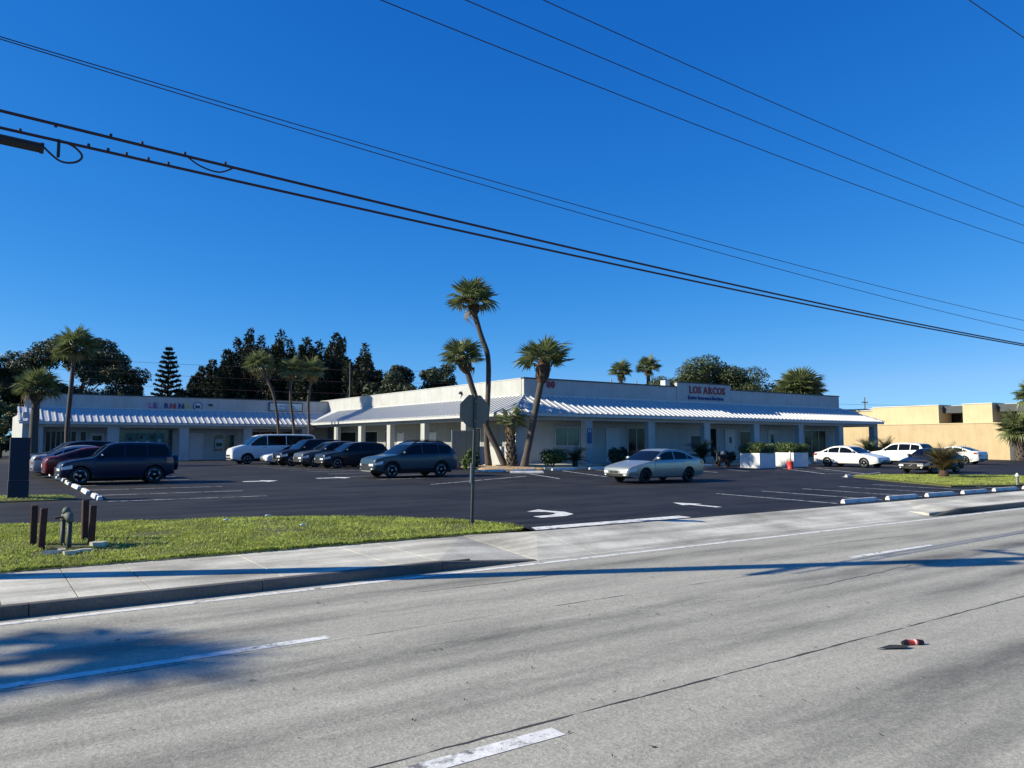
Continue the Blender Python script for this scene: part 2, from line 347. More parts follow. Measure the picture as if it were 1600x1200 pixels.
# grass verges ------------------------------------------------------
def inside(P, poly):
    x, y = P[:, 0], P[:, 1]; r = np.zeros(len(P), bool); j = len(poly) - 1
    for i in range(len(poly)):
        xi, yi = poly[i]; xj, yj = poly[j]
        c = ((yi > y) != (yj > y)) & (x < (xj - xi) * (y - yi) / (yj - yi + 1e-9) + xi); r ^= c; j = i
    return r
def verge(name, poly, zf, n, bare=()):
    b = MB(); m = len(poly); cx = sum(p[0] for p in poly) / m; cy = sum(p[1] for p in poly) / m
    for k, s in enumerate((1, .85, .5)):
        for x, y in poly:
            X, Y = cx + (x - cx) * s, cy + (y - cy) * s; b.v.append((X, Y, zf(X, Y) + (0 if k == 0 else .035)))
    b.v.append((cx, cy, zf(cx, cy) + .045))
    for k in range(2):
        for i in range(m): j = (i + 1) % m; b.f.append((k * m + i, k * m + j, (k + 1) * m + j, (k + 1) * m + i))
    for i in range(m): b.f.append((2 * m + i, 2 * m + (i + 1) % m, 3 * m))
    for i in range(m): b.v.append((poly[i][0], poly[i][1], -.02))
    for i in range(m): j = (i + 1) % m; b.f.append((3 * m + 1 + i, 3 * m + 1 + j, j, i))
    struct(b.build(name, M_soil))
    A = np.array(poly); lo, hi = A.min(0), A.max(0)
    P = rng.uniform(lo, hi, (int(n * 2.5), 2)); P = P[inside(P, poly)][:n]
    for bx, by, br in bare:
        d = np.hypot(P[:, 0] - bx, P[:, 1] - by); P = P[(d > br) | (rng.random(len(P)) < .08)]
    # ragged clumps hanging over the front edge and a thinner, patchy sward
    k1 = np.sin(P[:, 0] * 1.7 + 2 * np.sin(P[:, 1] * 1.1)) * np.sin(P[:, 1] * 2.1 + 1.3 * np.sin(P[:, 0] * .8)); P = P[(k1 < .62) | (rng.random(len(P)) < .35)]
    E = rng.uniform(0, 1, (n // 12, 2)); ex = lo[0] + E[:, 0] * (hi[0] - lo[0]); amp = .05 + .07 * np.abs(np.sin(ex * 2.9) * np.sin(ex * 7.3 + 1)); Eo = np.c_[ex, lo[1] + .02 - E[:, 1] * amp]
    if name == 'verge': P = np.concatenate([P, Eo[Eo[:, 0] < 10.2]])
    n = len(P); z = np.array([zf(x, y) for x, y in P]) + .03
    clump = .5 + .5 * np.sin(P[:, 0] * 2.3 + 1.3 * np.sin(P[:, 1] * 1.9)) * np.sin(P[:, 1] * 2.9 + np.sin(P[:, 0] * 3.1))
    h = rng.uniform(.028, .062, n) * (.65 + .6 * clump); a = rng.uniform(0, 6.283, n); wd = rng.uniform(.005, .010, n); ln = rng.uniform(.2, 1.1, n) * h; la = rng.uniform(0, 6.283, n)
    b0 = np.c_[P[:, 0] - np.cos(a) * wd, P[:, 1] - np.sin(a) * wd, z - .01]; b1 = np.c_[P[:, 0] + np.cos(a) * wd, P[:, 1] + np.sin(a) * wd, z - .01]
    m0 = np.c_[P[:, 0] + np.cos(la) * ln * .35 , P[:, 1] + np.sin(la) * ln * .35, z + h * .7]
    t = np.c_[P[:, 0] + np.cos(la) * ln, P[:, 1] + np.sin(la) * ln, z + h]
    V = np.stack([b0, b1, m0, t], 1).reshape(-1, 3); i = np.arange(n)[:, None] * 4
    F = np.concatenate([i + [0, 1, 2], i + [0, 2, 3]])
    g = obj(name + '_grass', np_mesh('grass', V, F, M_grass)); g['kind'] = 'stuff'
    return g
M_grass = mat('grass_blade', (.38, .44, .085), .5, var=.4, scale=1.6, trans=.35); wear(M_grass, (.24, .20, .09), .34, .47, .9)
zv = lambda x, y: .195 + (zlot(19) - .195) * min(max((y - 14.03) / 4, 0), 1)
vp = [(-14, 14.04), (-6, 14.04), (0, 14.04), (4, 14.04), (8.5, 14.04), (9.9, 14.04), (10.35, 14.15), (10.4, 14.6), (10.0, 15.6), (8.9, 16.9), (7.4, 18.0), (5.8, 18.7), (3, 19.6), (.7, 20.2), (-4, 20.8), (-14, 21)]
g1 = verge('verge', vp, zv, 150000, [(1.5, 15.9, .38), (1.2, 15.4, .25)]); tag(g1, 'short green turf blades on the roadside verge', 'grass')
isl = [(33.6, 15.9), (36.5, 14.7), (43, 14.2), (50, 14.3), (50, 16.2), (46, 17.5), (43.8, 19.2), (41.5, 21.4), (38.4, 22.6), (37.2, 22.4), (35.4, 19.8)]
g2 = verge('planted_island', isl, lambda x, y: zlot(y) + .05, 50000); tag(g2, 'short green turf on the planted island by the cycad', 'grass')
mv = [(-12, 26.9), (2.3, 26.9), (2.9, 27.4), (2.5, 28.6), (-12, 29)]
g3 = verge('sign_bed', mv, lambda x, y: zlot(y) + .03, 9000); tag(g3, 'short turf around the dark sign pillar', 'grass')
# ------------------------------------------------------------------ the L-shaped shopping plaza
plaza = thing('shopping_plaza', 'long white single-storey plaza with arcades and white ribbed metal eave roofs', 'building', (27.8, 39, .5))
PX, PY, PZ = 27.8, 39., .5
def W(o): o.location = (o.location[0] - PX, o.location[1] - PY, o.location[2] - PZ); return o
def bp(name, m, *a, parent=None): return W(boxpart(name, m, plaza, *a)) if parent is None else boxpart(name, m, parent, *a)
YF, XC, P = 39.0, 27.8, 2.3            # front column face, wing column face, set-back of the main walls
FL, EV, RB, PT = .72, 4.02, 5.24, 6.39  # floor, eave, roof top, parapet top
XE = 69.0                               # far end of the front arcade
YR, DZ = 73.0, -.17                     # rear wing column face and its lower level
XL = 3.6                                # far left end of the rear wing
# porch slab and kerb
bp('porch_slab', M_conc, 27.55, 69.4, 38.75, 41.3, .30, FL)
bp('porch_slab', M_conc, 27.55, 30.1, 41.32, 75.2, .30, FL - .004)
bp('porch_slab', M_conc, 3.2, 27.53, 72.6, 75.3, .30, FL + DZ)
bp('porch_slab', M_conc, 66.2, 69.4, 41.32, 60, .30, FL - .003)
# main walls (boxes with thickness)
wf = bp('front_wall', M_wall, XC + P, XE - P - .1, YF + P, YF + P + .3, .3, RB)
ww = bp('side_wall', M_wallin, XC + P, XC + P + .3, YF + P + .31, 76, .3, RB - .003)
wr = bp('rear_wing_wall', M_wall, XL + .3, XC + P - .01, YR + P, YR + P + .3, .3, RB + DZ)
we = bp('end_wall', M_wall, XE - P - .4, XE - P - .105, YF + P + .31, 60, .3, RB - .003)
wl = bp('end_wall', M_wall, XL, XL + .295, YR + .1, 90, .2, RB + DZ - .5)
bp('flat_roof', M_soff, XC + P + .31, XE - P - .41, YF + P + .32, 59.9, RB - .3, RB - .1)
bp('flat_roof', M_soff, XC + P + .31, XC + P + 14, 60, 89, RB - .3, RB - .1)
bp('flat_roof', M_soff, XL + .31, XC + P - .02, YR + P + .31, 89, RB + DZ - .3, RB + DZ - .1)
# parapets with a dark coping
def parapet(x0, x1, y0, y1, z0, z1, cop=True):
    o = bp('parapet', M_wall, x0, x1, y0, y1, z0, z1); 
    if cop: boxpart('coping', M_dk, o, x0 - .05, x1 + .05, y0 - .05, y1 + .05, z1 + .002, z1 + .085)
    return o
pf1 = parapet(XC + P, 44.7, YF + P, YF + P + .25, RB + .002, PT)
pf2 = parapet(44.75, 51.1, YF + P - .02, YF + P + .25, RB + .002, PT + .38)
pf3 = parapet(51.15, XE - P - .1, YF + P, YF + P + .25, RB + .002, PT)
bp('roof_hatch', M_door, 44.0, 44.5, YF + P + .5, YF + P + 1.0, PT - .2, PT + .55)
pw = parapet(XC + P, XC + P + .25, YF + P + .3, 77.5, RB + .004, PT - .003, False)
boxpart('coping', M_frame, pw, XC + P - .03, XC + P + .28, YF + P + .3, 77.5, PT, PT + .05)
pr = parapet(XL + .2, XC + P - .06, YR + P, YR + P + .25, RB + DZ + .002, PT + DZ)
# trim strip under parapets
for p_, a in ((pf1, (XC + P, 44.7, YF + P - .06, YF + P - .002, RB - .02, RB + .10)), (pf2, (44.75, 51.1, YF + P - .08, YF + P - .022, RB - .02, RB + .10)), (pf3, (51.15, XE - P - .1, YF + P - .06, YF + P - .002, RB - .02, RB + .10)),
              (pw, (XC + P - .06, XC + P - .002, YF + P + .3, 77.3, RB - .02, RB + .09)), (pr, (XL + .2, XC + P - .07, YR + P - .06, YR + P - .002, RB + DZ - .02, RB + DZ + .10))):
    boxpart('trim', M_frame, p_, *a)
# sloping eave roofs: flat sheets and one rib object per seam
OV = .45   # overhang beyond the columns
def roof(name, quad, thick=.05):
    b = MB(); q = [Vector(p) for p in quad]; n = (q[1] - q[0]).cross(q[3] - q[0]).normalized()
    if n.z < 0: n = -n
    lo = [p - n * thick for p in q]; b.add(q + lo, [(0, 1, 2, 3), (7, 6, 5, 4)] + [(i, i + 4, (i + 1) % 4 + 4, (i + 1) % 4) for i in range(4)])
    return W(b.build(name, M_roof, plaza)), n
def drop(z): return RB - (RB - EV) * (P + OV) / (P + OV) if False else z
ZE = EV
rf, nf = roof('eave_roof', [(XC - OV, YF - OV, ZE), (XE + OV, YF - OV, ZE), (XE - P, YF + P, RB), (XC + P, YF + P, RB)])
rw, nw = roof('eave_roof', [(XC - OV, 72.6, ZE), (XC - OV, YF - OV, ZE), (XC + P, YF + P, RB), (XC + P, 75.3, RB)])
rr, nr = roof('eave_roof', [(XL - .3, YR - OV, ZE + DZ), (XC - .1, YR - OV, ZE + DZ), (XC + P - .1, YR + P, RB + DZ), (XL - .3, YR + P, RB + DZ)])
re, ne = roof('eave_roof', [(XE + OV, YF - OV, ZE), (XE + OV, 60, ZE), (XE - P, 60, RB), (XE - P, YF + P, RB)])
def rib(parent, a, c, n, w_=.065, h=.06, me=None):
    """raised seam from point a (low) to c (high)"""
    a = Vector(a); c = Vector(c); d = (c - a).normalized(); s = d.cross(n).normalized() * w_ / 2; up = n * h
    b = MB(); L0 = [Vector((0, 0, 0)) - s * 1.3, -s + up, s + up, s * 1.3]; v = L0 + [p + (c - a) for p in L0]
    if me is None:
        b.add(v, [(0, 4, 5, 1), (1, 5, 6, 2), (2, 6, 7, 3), (0, 1, 2, 3), (7, 6, 5, 4)]); me = b.mesh('rib', M_roof)
    o = obj('rib', me, parent, tuple(a)); return o, me
me = None; k = (RB - ZE) / (P + OV)
x = XC - OV + .15
while x < XE + OV:
    run = min(P + OV, max(x - (XC - OV), .1), max(XE + OV - x, .1))
    if run > P + OV - .01:
        o, me = rib(rf, (x, YF - OV, ZE), (x, YF - OV + run, ZE + k * run), nf, me=me)
    else: rib(rf, (x, YF - OV, ZE), (x, YF - OV + run, ZE + k * run), nf)
    x += .50
me = None; y = YF - OV + .15
while y < 72.5:
    run = min(P + OV, max(y - (YF - OV), .1))
    if run > P + OV - .01: o, me = rib(rw, (XC - OV, y, ZE), (XC - OV + run, y, ZE + k * run), nw, me=me)
    else: rib(rw, (XC - OV, y, ZE), (XC - OV + run, y, ZE + k * run), nw)
    y += .50
me = None; x = XL - .2
while x < XC - .2:
    o, me = rib(rr, (x, YR - OV, ZE + DZ), (x, YR + P, RB + DZ), nr, me=me); x += .50
# hip caps
b = MB(); b.tube([(XC - OV, YF - OV, ZE + .03), (XC + P, YF + P, RB + .03)], .07, 6); b.build('hip_cap', M_roof, rf)
b = MB(); b.tube([(XE + OV, YF - OV, ZE + .03), (XE - P, YF + P, RB + .03)], .07, 6); b.build('hip_cap', M_roof, rf)
# fascia, soffit, beams, columns
bp('fascia', M_frame, XC - OV + .05, XE + OV - .05, YF - OV + .02, YF - OV + .06, ZE - .22, ZE - .055)
bp('fascia', M_frame, XC - OV + .02, XC - OV + .06, YF - OV + .07, 72.5, ZE - .22, ZE - .055)
bp('fascia', M_frame, XL - .25, XC - .5, YR - OV + .02, YR - OV + .06, ZE + DZ - .22, ZE + DZ - .055)
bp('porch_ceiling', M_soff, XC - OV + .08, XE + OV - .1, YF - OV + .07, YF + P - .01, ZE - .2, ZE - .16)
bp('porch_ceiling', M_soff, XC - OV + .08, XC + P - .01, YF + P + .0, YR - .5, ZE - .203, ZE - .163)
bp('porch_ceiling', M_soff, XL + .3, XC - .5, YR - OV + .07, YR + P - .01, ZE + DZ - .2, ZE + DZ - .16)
BB = 3.58   # underside of beams
bp('beam', M_wall, XC + .36, XE - .36, YF, YF + .34, BB, ZE - .205)
bp('beam', M_wall, XC, XC + .34, YF + .36, 72.6, BB, ZE - .206)
bp('beam', M_wall, XE - .34, XE, YF + .36, 59.5, BB, ZE - .206)
bp('beam', M_wall, XL + .02, XC - .01, YR, YR + .34, BB + DZ, ZE + DZ - .205)
cols = [33.75 + 5.87 * i for i in range(6)]
bp('column', M_wall, XC - .004, XC + .62, YF - .004, YF + .62, FL, ZE - .21)
for x in cols: bp('column', M_wall, x - .33, x + .33, YF - .004, YF + .4, FL, BB + .001)
bp('column', M_wall, XE - .62, XE + .004, YF - .004, YF + .5, FL, ZE - .21)
for y in (45.2, 51.0, 56.7, 62.3, 67.7): bp('column', M_wall, XC - .004, XC + .4, y - .3, y + .3, FL, BB + .001)
for y in (45.2, 51, 57): bp('column', M_wall, XE - .4, XE + .004, y - .3, y + .3, FL, BB + .001)
bp('column', M_wall, XL - .004, 5.05, YR - .004, YR + .4, FL + DZ, ZE + DZ - .21)
for x0, x1 in ((9.7, 10.6), (15.4, 16.2), (21.0, 21.8), (26.6, 27.5)): bp('column', M_wall, x0, x1, YR - .004, YR + .4, FL + DZ, BB + DZ + .001)
bp('low_wall', M_wall, XC + .02, XC + .3, YF + .7, YF + 5.6, FL, FL + 1.15)
# openings
def window(x0, x1, z0, z1, y, mull=1, m=None, fm=None, fw=.07, parent=wf):
    fr = MB(); yy = y - .03
    for a in ((x0 - fw, x0, z0 - fw, z1 + fw), (x1, x1 + fw, z0 - fw, z1 + fw), (x0, x1, z0 - fw, z0), (x0, x1, z1, z1 + fw)): fr.box(a[0], a[1], yy - .03, y - .002, a[2], a[3])
    for i in range(1, mull): xm = x0 + (x1 - x0) * i / mull; fr.box(xm - .03, xm + .03, yy - .02, y - .004, z0, z1)
    o = W(fr.build('window', fm or M_frame, plaza))
    for i in range(mull):
        a = x0 + (x1 - x0) * i / mull + (.031 if i else .001); c = x0 + (x1 - x0) * (i + 1) / mull - (.031 if i < mull - 1 else .001)
        boxpart('pane', m or M_glass, o, a, c, y - .022, y - .006, z0 + .001, z1 - .001)
    return o
def door(x0, x1, z0, z1, y, glass=None, m=None):
    d = MB(); d.box(x0, x1, y - .05, y - .004, z0, z1); o = W(d.build('door', m or M_door, plaza))
    f = MB(); 
    for a in ((x0 - .1, x0 - .002, z0, z1 + .1), (x1 + .002, x1 + .1, z0, z1 + .1), (x0, x1, z1 + .002, z1 + .1)): f.box(a[0], a[1], y - .08, y - .003, a[2], a[3])
    f.build('door_frame', M_frame, o)
    if glass: boxpart('pane', M_glass, o, glass[0], glass[1], y - .058, y - .052, glass[2], glass[3])
    else:
        w_ = (x1 - x0); zz = z1 - z0
        for i in range(2):
            for j in range(3):
                a = x0 + w_ * (.12 + .42 * i); z = z0 + zz * (.08 + .31 * j); boxpart('panel', m or M_door, o, a, a + w_ * .34, y - .062, y - .052, z, z + zz * .24)
    b = MB(); b.lathe([(.03, 0), (.04, .02), (.03, .05)], (x1 - .1, y - .11, z0 + 1.0), 8, 'y'); b.build('handle', M_galv, o)
    return o
YW = YF + P; f = FL
window(32.75, 34.8, 1.95, 3.15, YW, 2, M_glassb)
door(37.4, 38.6, f + .02, f + 2.35, YW)
window(39.5, 41.2, f + .15, f + 2.45, YW, 2)
bp('notice_board', M_dk, 46.3, 47.7, YW - .05, YW - .006, f + .9, f + 1.9)
bp('wall_recess', M_glass, 48.4, 49.2, YW - .02, YW - .005, f + .3, f + 2.5)
door(50.3, 51.5, f + .02, f + 2.4, YW, (50.75, 51.05, f + 1.35, f + 1.85))
window(52.1, 53.5, f + .08, f + 2.3, YW, 1)
door(55.9, 56.9, f + .02, f + 2.35, YW, (56.15, 56.65, f + .7, f + 2.1))
window(61.0, 64.2, f + .1, f + 2.45, YW, 3)
# poster on the first free column
po = bp('column_poster', mat('poster_blue', (.045, .09, .20), .6, var=.3, scale=6), 33.6, 34.0, YF - .03, YF - .006, f + 1.35, f + 2.35)
for i in range(2): boxpart('poster_mark', M_frame, po, 33.68 + .16 * i, 33.76 + .16 * i, YF - .036, YF - .031, f + 2.1, f + 2.28)
# side wall openings (wing wall X = 30.1, facing -X)
def wx(name, m, y0, y1, z0, z1, t=.03): return bp(name, m, XC + P - t, XC + P - .003, y0, y1, z0, z1)
for y0, y1, kind in ((42.5, 43.3, 'w'), (46.6, 47.1, 'w'), (48.4, 48.9, 'w'), (53.0, 54.0, 'd'), (58.5, 59.5, 'd'), (61.0, 61.9, 'w'), (63.6, 66.6, 'w'), (68.3, 72.4, 'w')):
    if kind == 'w':
        o = wx('window', M_frame, y0 - .08, y1 + .08, f + (.55 if y1 - y0 < 2 else .05), f + 2.45); boxpart('pane', M_glass, o, XC + P - .04, XC + P - .032, y0, y1, f + (.63 if y1 - y0 < 2 else .1), f + 2.37)
    else:
        o = wx('door', M_door, y0, y1, f + .01, f + 2.2, .06); boxpart('door_frame', M_frame, o, XC + P - .05, XC + P - .004, y0 - .1, y0 - .002, f + .01, f + 2.3); boxpart('door_frame', M_frame, o, XC + P - .05, XC + P - .004, y1 + .002, y1 + .1, f + .01, f + 2.3)
# rear wing openings
YQ = YR + P; g = FL + DZ
ob = window(5.4, 7.6, g + .3, g + 2.5, YQ, 6); window(7.95, 8.35, g + .3, g + 2.5, YQ, 1)
door(8.75, 9.65, g + .02, g + 2.3, YQ, (8.85, 9.55, g + .9, g + 2.15))
window(10.9, 15.3, g + .35, g + 2.7, YQ, 3, M_glassb, M_wall)
M_tealp = mat('mural_teal', (.08, .22, .24), .7, var=.4, scale=2); M_pale = mat('mural_pale', (.42, .52, .52), .7, var=.2)
mu = bp('window_mural', M_tealp, 11.4, 14.6, YQ - .05, YQ - .033, g + 1.2, g + 2.4)
for i, (x, z) in enumerate(((11.8, 1.9), (12.35, 1.55), (12.7, 2.05), (13.2, 1.6), (13.6, 2.0), (14.2, 1.75))):
    b = MB(); b.lathe([(.16, 0), (.16, .01)], (x, YQ - .066, g + z), 10, 'y'); b.build('mural_figure', M_pale if i % 2 else M_glass, mu)
door(16.7, 17.9, g + .02, g + 2.35, YQ)
window(18.9, 20.8, g + .75, g + 2.3, YQ, 2, M_glassb)
pb = bp('poster', M_pale, 19.05, 19.75, YQ - .06, YQ - .034, g + 1.0, g + 1.9); boxpart('picture', mat('poster_green', (.02, .09, .04), .6), pb, 19.12, 19.68, YQ - .068, YQ - .061, g + 1.2, g + 1.55)
window(22.2, 26.3, g + .2, g + 2.6, YQ, 4)
# signs on the parapets
def letters(text, x, z, y, size, m, parent, gap=1.0, cols=None, bold=.012, sx=1.0, upto=None):
    for i, ch in enumerate(text):
        if ch != ' ':
            me = text_mesh(ch, size, cols[i] if cols else m, .03, bold, sx); o = obj('letter', me, parent); o.rotation_euler = (R(90), 0, 0); o.location = (x, y, z)
            wd = max(v.co.x for v in me.vertices); x += wd + size * .09 * gap
        else: x += size * .32 * gap
    return x
yl = YF + P - .055
def fit(text, x0, x1, z, y, size, m, parent, bold=.012):
    """set a line of letters so that it spans x0..x1"""
    t = text_mesh(text.replace(' ', ''), size, m, .03, bold); wd = max(v.co.x for v in t.vertices) + size * .3 * text.count(' ') + size * .06 * len(text); bpy.data.meshes.remove(t)
    letters(text, x0, z, y, size, m, parent, .9, None, bold, (x1 - x0) / wd)
fit('LOS ARCOS', 46.1, 50.25, 6.0, yl, .78, M_redl, pf2, .018)
letters('Senior Insurance Services', 45.95, 5.52, yl, .40, M_blul, pf2, .75, None, .014, .86)
letters('00', 32.0, 5.86, yl + .02, .62, M_redl, pf1, 1.2, None, .02)
kc = [mat('letter_' + n, c, .6) for n, c in (('pink', (.55, .12, .30)), ('purple', (.20, .06, .30)), ('grey', (.42, .50, .50)), ('navy', (.03, .05, .20)), ('red', (.45, .03, .05)), ('grey2', (.40, .48, .52)), ('navy2', (.03, .05, .20)), ('yellow', (.60, .52, .18)))]
letters('LEARNING', 13.2, 5.22, YR + P - .045, .66, M_redl, pr, .85, kc, .02)
b = MB(); b.lathe([(.42, 0), (.42, .03)], (17.4, YR + P - .04, 5.46), 28, 'y'); rd = b.build('round_sign', M_blul, pr)
b = MB(); b.lathe([(.35, 0), (.35, .02)], (17.4, YR + P - .062, 5.46), 28, 'y'); b.build('round_sign_face', M_door, pr)
letters('1st', 17.13, 5.30, YR + P - .10, .42, M_navy, pr, .5, None, .012)
boxpart('small_plaque', M_dk, pr, 18.35, 18.75, YR + P - .04, YR + P - .005, 5.52, 5.72)
sb_ = boxpart('sign_board', M_dk, pr, 24.0, 27.4, YR + P - .1, YR + P - .006, 5.18, 6.05)
boxpart('sign_face', mat('sign_pale', (.45, .55, .58), .5, var=.25, scale=3), pr, 24.1, 27.3, YR + P - .115, YR + P - .102, 5.27, 5.96)
for i in range(4): boxpart('sign_bar', M_blul, pr, 25.0 + .5 * (i % 2), 26.9 - .2 * i, YR + P - .124, YR + P - .117, 5.36 + .15 * i, 5.42 + .15 * i)
# wall lamps on wing parapet, vents on the front parapet
b = MB(); b.lathe([(.10, 0), (.16, .08), (.05, .22)], (30.0, 49.2, 5.72), 10); b.build('floodlight', M_black, pw)
b = MB(); b.tube([(30.05, 49.2, 5.8), (30.08, 49.2, 5.62), (30.09, 49.35, 5.45)], .02, 6); b.build('conduit', M_black, pw)
for x in (39.0, 41.6): b = MB(); b.tube([(x, 42.5, 6.2), (x, 42.5, 6.85)], .06, 8); W(b.build('vent_pipe', M_galv, plaza))
b = MB(); b.tube([(XC - .1, 66.9, FL), (XC - .1, 66.9, 3.5)], .05, 8); W(b.build('downpipe', M_frame, plaza))

# ------------------------------------------------------------------ beige building on the right
bg_ = thing('beige_building', 'beige flat-roofed building with tall blank boundary wall beyond the white cars', 'building', (81, 33, .4))
def bq(name, m, *a, parent=None):
    o = boxpart(name, m, parent or bg_, *a)
    if parent is None: o.location = (-81, -33, -.4)
    return o
lw = bq('boundary_wall', M_wall2, 81, 81.35, 32.8, 95, .2, 3.98); bq('coping', M_wall3, 80.95, 81.4, 32.75, 95, 3.985, 4.07, parent=lw)
bq('corner_pier', M_dk, 81.0, 84, 32.3, 32.78, .2, 3.9)
bq('ground_floor', M_wall2, 82.5, 110, 33.3, 95, .2, 4.0)
for y0, y1 in ((40.4, 47.6), (35.2, 38.0)):
    o = bq('upper_wall', M_wall3, 83.4, 88, y0, y1, 4.002, 6.0); bq('coping', M_frame, 83.35, 88.05, y0 - .05, y1 + .05, 6.002, 6.1, parent=o)
o = bq('upper_wall', M_wall3, 86, 110, 31.8, 90, 4.003, 5.95); bq('coping', M_frame, 85.9, 110.1, 31.7, 90.1, 5.953, 6.06, parent=o)
o = bq('upper_wall', M_wall3, 84.0, 88, 47.65, 80, 4.004, 5.7); bq('coping', M_frame, 83.9, 88.05, 47.7, 80, 5.703, 5.8, parent=o)
for y0, y1 in ((38.1, 40.3), (32.0, 35.0)):
    o = bq('window_band', M_glass, 85.9, 85.99, y0, y1, 4.1, 5.15)
    bq('fascia', M_dk, 84.2, 85.995, y0, y1, 5.2, 5.94, parent=o)
    for k_ in range(3): yy = y0 + (y1 - y0) * k_ / 3 + .15; bq('mullion', M_black, 85.84, 85.895, yy, yy + .07, 4.1, 5.15, parent=o)

# ------------------------------------------------------------------ cars
M_cglass = mat('car_glass', (.004, .005, .006), .05, var=.1, spec=.3)
M_head = mat('headlight', (.75, .77, .78), .12, var=.1, spec=.8, coat=.5)
M_tail = mat('taillight', (.35, .012, .015), .2, var=.1, coat=.6)
M_rim = mat('alloy_rim', (.42, .43, .44), .35, metal=.8, var=.05)
M_rimd = mat('dark_rim', (.03, .03, .032), .4, metal=.4, var=.05)
M_plate = mat('number_plate', (.70, .72, .72), .5, var=.05)
M_chrome = mat('chrome', (.6, .6, .6), .12, metal=1, var=.05)
M_hub = mat('wheel_well', (.006, .006, .006), .9)
def paint(name, c, metal=.2, rough=.34): return mat('paint_' + name, c, rough, metal, var=.03, coat=.35, spec=.3)
def wheel_meshes():
    t = MB(); t.lathe([(.62, -.085), (.80, -.105), (.93, -.10), (.985, -.07), (1, 0), (.985, .07), (.93, .10), (.80, .105), (.62, .085)], n=28, axis='y')
    r = MB(); r.lathe([(.63, -.07), (.66, -.085), (.60, -.095), (.58, -.06), (.5, -.03), (.14, -.03)], n=28, axis='y')
    for i in range(5):
        a = 2 * math.pi * i / 5 + .3
        for da, rw in ((-.10, .05), (.10, .05)):
            c, s = math.cos(a + da * 1.5), math.sin(a + da * 1.5); c0, s0 = math.cos(a), math.sin(a)
            px, pz = -s * rw, c * rw
            vs = []
            for (cx, cz, rr, y) in ((c0, s0, .10, -.075), (c, s, .60, -.088)):
                vs += [(cx * rr + px, y, cz * rr + pz), (cx * rr - px, y, cz * rr - pz), (cx * rr - px, y + .035, cz * rr - pz), (cx * rr + px, y + .035, cz * rr + pz)]
            r.add(vs, [(0, 1, 5, 4), (1, 2, 6, 5), (2, 3, 7, 6), (3, 0, 4, 7), (3, 2, 1, 0), (4, 5, 6, 7)])
    r.lathe([(.15, -.05), (.15, -.085), (.08, -.095), (.02, -.098)], n=14, axis='y')
    bk = MB(); bk.lathe([(.60, -.028), (.60, -.02)], n=24, axis='y')
    return t, r, bk
_t, _r, _bk = wheel_meshes()
WT = _t.mesh('tyre', M_rubber, True); WR = {False: _r.mesh('rim', M_rim), True: _r.mesh('rim_dark', M_rimd)}; WB = _bk.mesh('brake', M_hub)

PROF = {
 'sedan': dict(L=4.80, W=1.80, H=1.48, wb=2.72, fo=.97, rw=.325, belt=(.93, 1.0), tum=.40, ws=(1.32, 2.10), rg=(3.55, 4.25), bp=2.78, cp=3.62, win=(1.50, 3.98), sill=.22,
   top=[(0, .58), (.03, .66), (.12, .72), (.6, .83), (1.2, .94), (1.35, .97), (2.1, 1.385), (2.4, 1.46), (2.75, 1.48), (3.2, 1.455), (3.5, 1.39), (4.22, 1.07), (4.35, 1.05), (4.68, 1.02), (4.77, .95), (4.80, .78)]),
 'fast': dict(L=4.65, W=1.80, H=1.43, wb=2.70, fo=.93, rw=.33, belt=(.90, 1.0), tum=.42, ws=(1.35, 2.15), rg=(3.35, 4.2), bp=2.75, cp=3.5, win=(1.52, 3.85), sill=.21,
   top=[(0, .55), (.03, .63), (.12, .69), (.6, .80), (1.2, .92), (1.35, .95), (2.15, 1.35), (2.4, 1.41), (2.7, 1.43), (3.1, 1.40), (3.4, 1.33), (4.2, 1.05), (4.5, 1.01), (4.61, .95), (4.65, .78)]),
 'suv': dict(L=4.55, W=1.85, H=1.69, wb=2.66, fo=.90, rw=.355, belt=(1.04, 1.13), tum=.36, ws=(1.18, 1.88), rg=(4.05, 4.42), bp=2.52, cp=3.42, win=(1.34, 4.1), sill=.28,
   top=[(0, .70), (.03, .82), (.10, .92), (.5, 1.01), (1.05, 1.08), (1.2, 1.11), (1.88, 1.57), (2.15, 1.65), (2.7, 1.69), (3.4, 1.675), (3.95, 1.61), (4.1, 1.56), (4.40, 1.18), (4.48, 1.05), (4.53, .95), (4.55, .72)]),
 'boxy': dict(L=4.45, W=1.83, H=1.70, wb=2.64, fo=.87, rw=.36, belt=(1.03, 1.10), tum=.30, ws=(1.22, 1.78), rg=(4.08, 4.40), bp=2.42, cp=3.30, win=(1.36, 4.18), sill=.27,
   top=[(0, .70), (.03, .80), (.12, .90), (.5, .99), (1.1, 1.07), (1.24, 1.10), (1.80, 1.60), (2.05, 1.675), (2.6, 1.70), (3.5, 1.69), (4.0, 1.655), (4.12, 1.60), (4.36, 1.12), (4.41, 1.0), (4.44, .9), (4.45, .70)]),
 'van': dict(L=5.95, W=2.03, H=2.12, wb=3.55, fo=.98, rw=.35, belt=(1.28, 1.32), tum=.14, ws=(.95, 1.72), rg=(5.85, 5.93), bp=2.35, cp=3.7, win=(1.22, 5.75), sill=.28,
   top=[(0, .72), (.03, .95), (.12, 1.10), (.55, 1.24), (.9, 1.33), (1.0, 1.37), (1.72, 1.95), (2.0, 2.06), (2.6, 2.11), (4.5, 2.12), (5.6, 2.10), (5.83, 2.04), (5.91, 1.9), (5.94, 1.3), (5.95, .72)]),
}
_b = PROF['boxy']; _f = .948
for _k in ('L', 'bp', 'cp'): _b[_k] *= _f
for _k in ('ws', 'rg', 'win'): _b[_k] = tuple(v * _f for v in _b[_k])
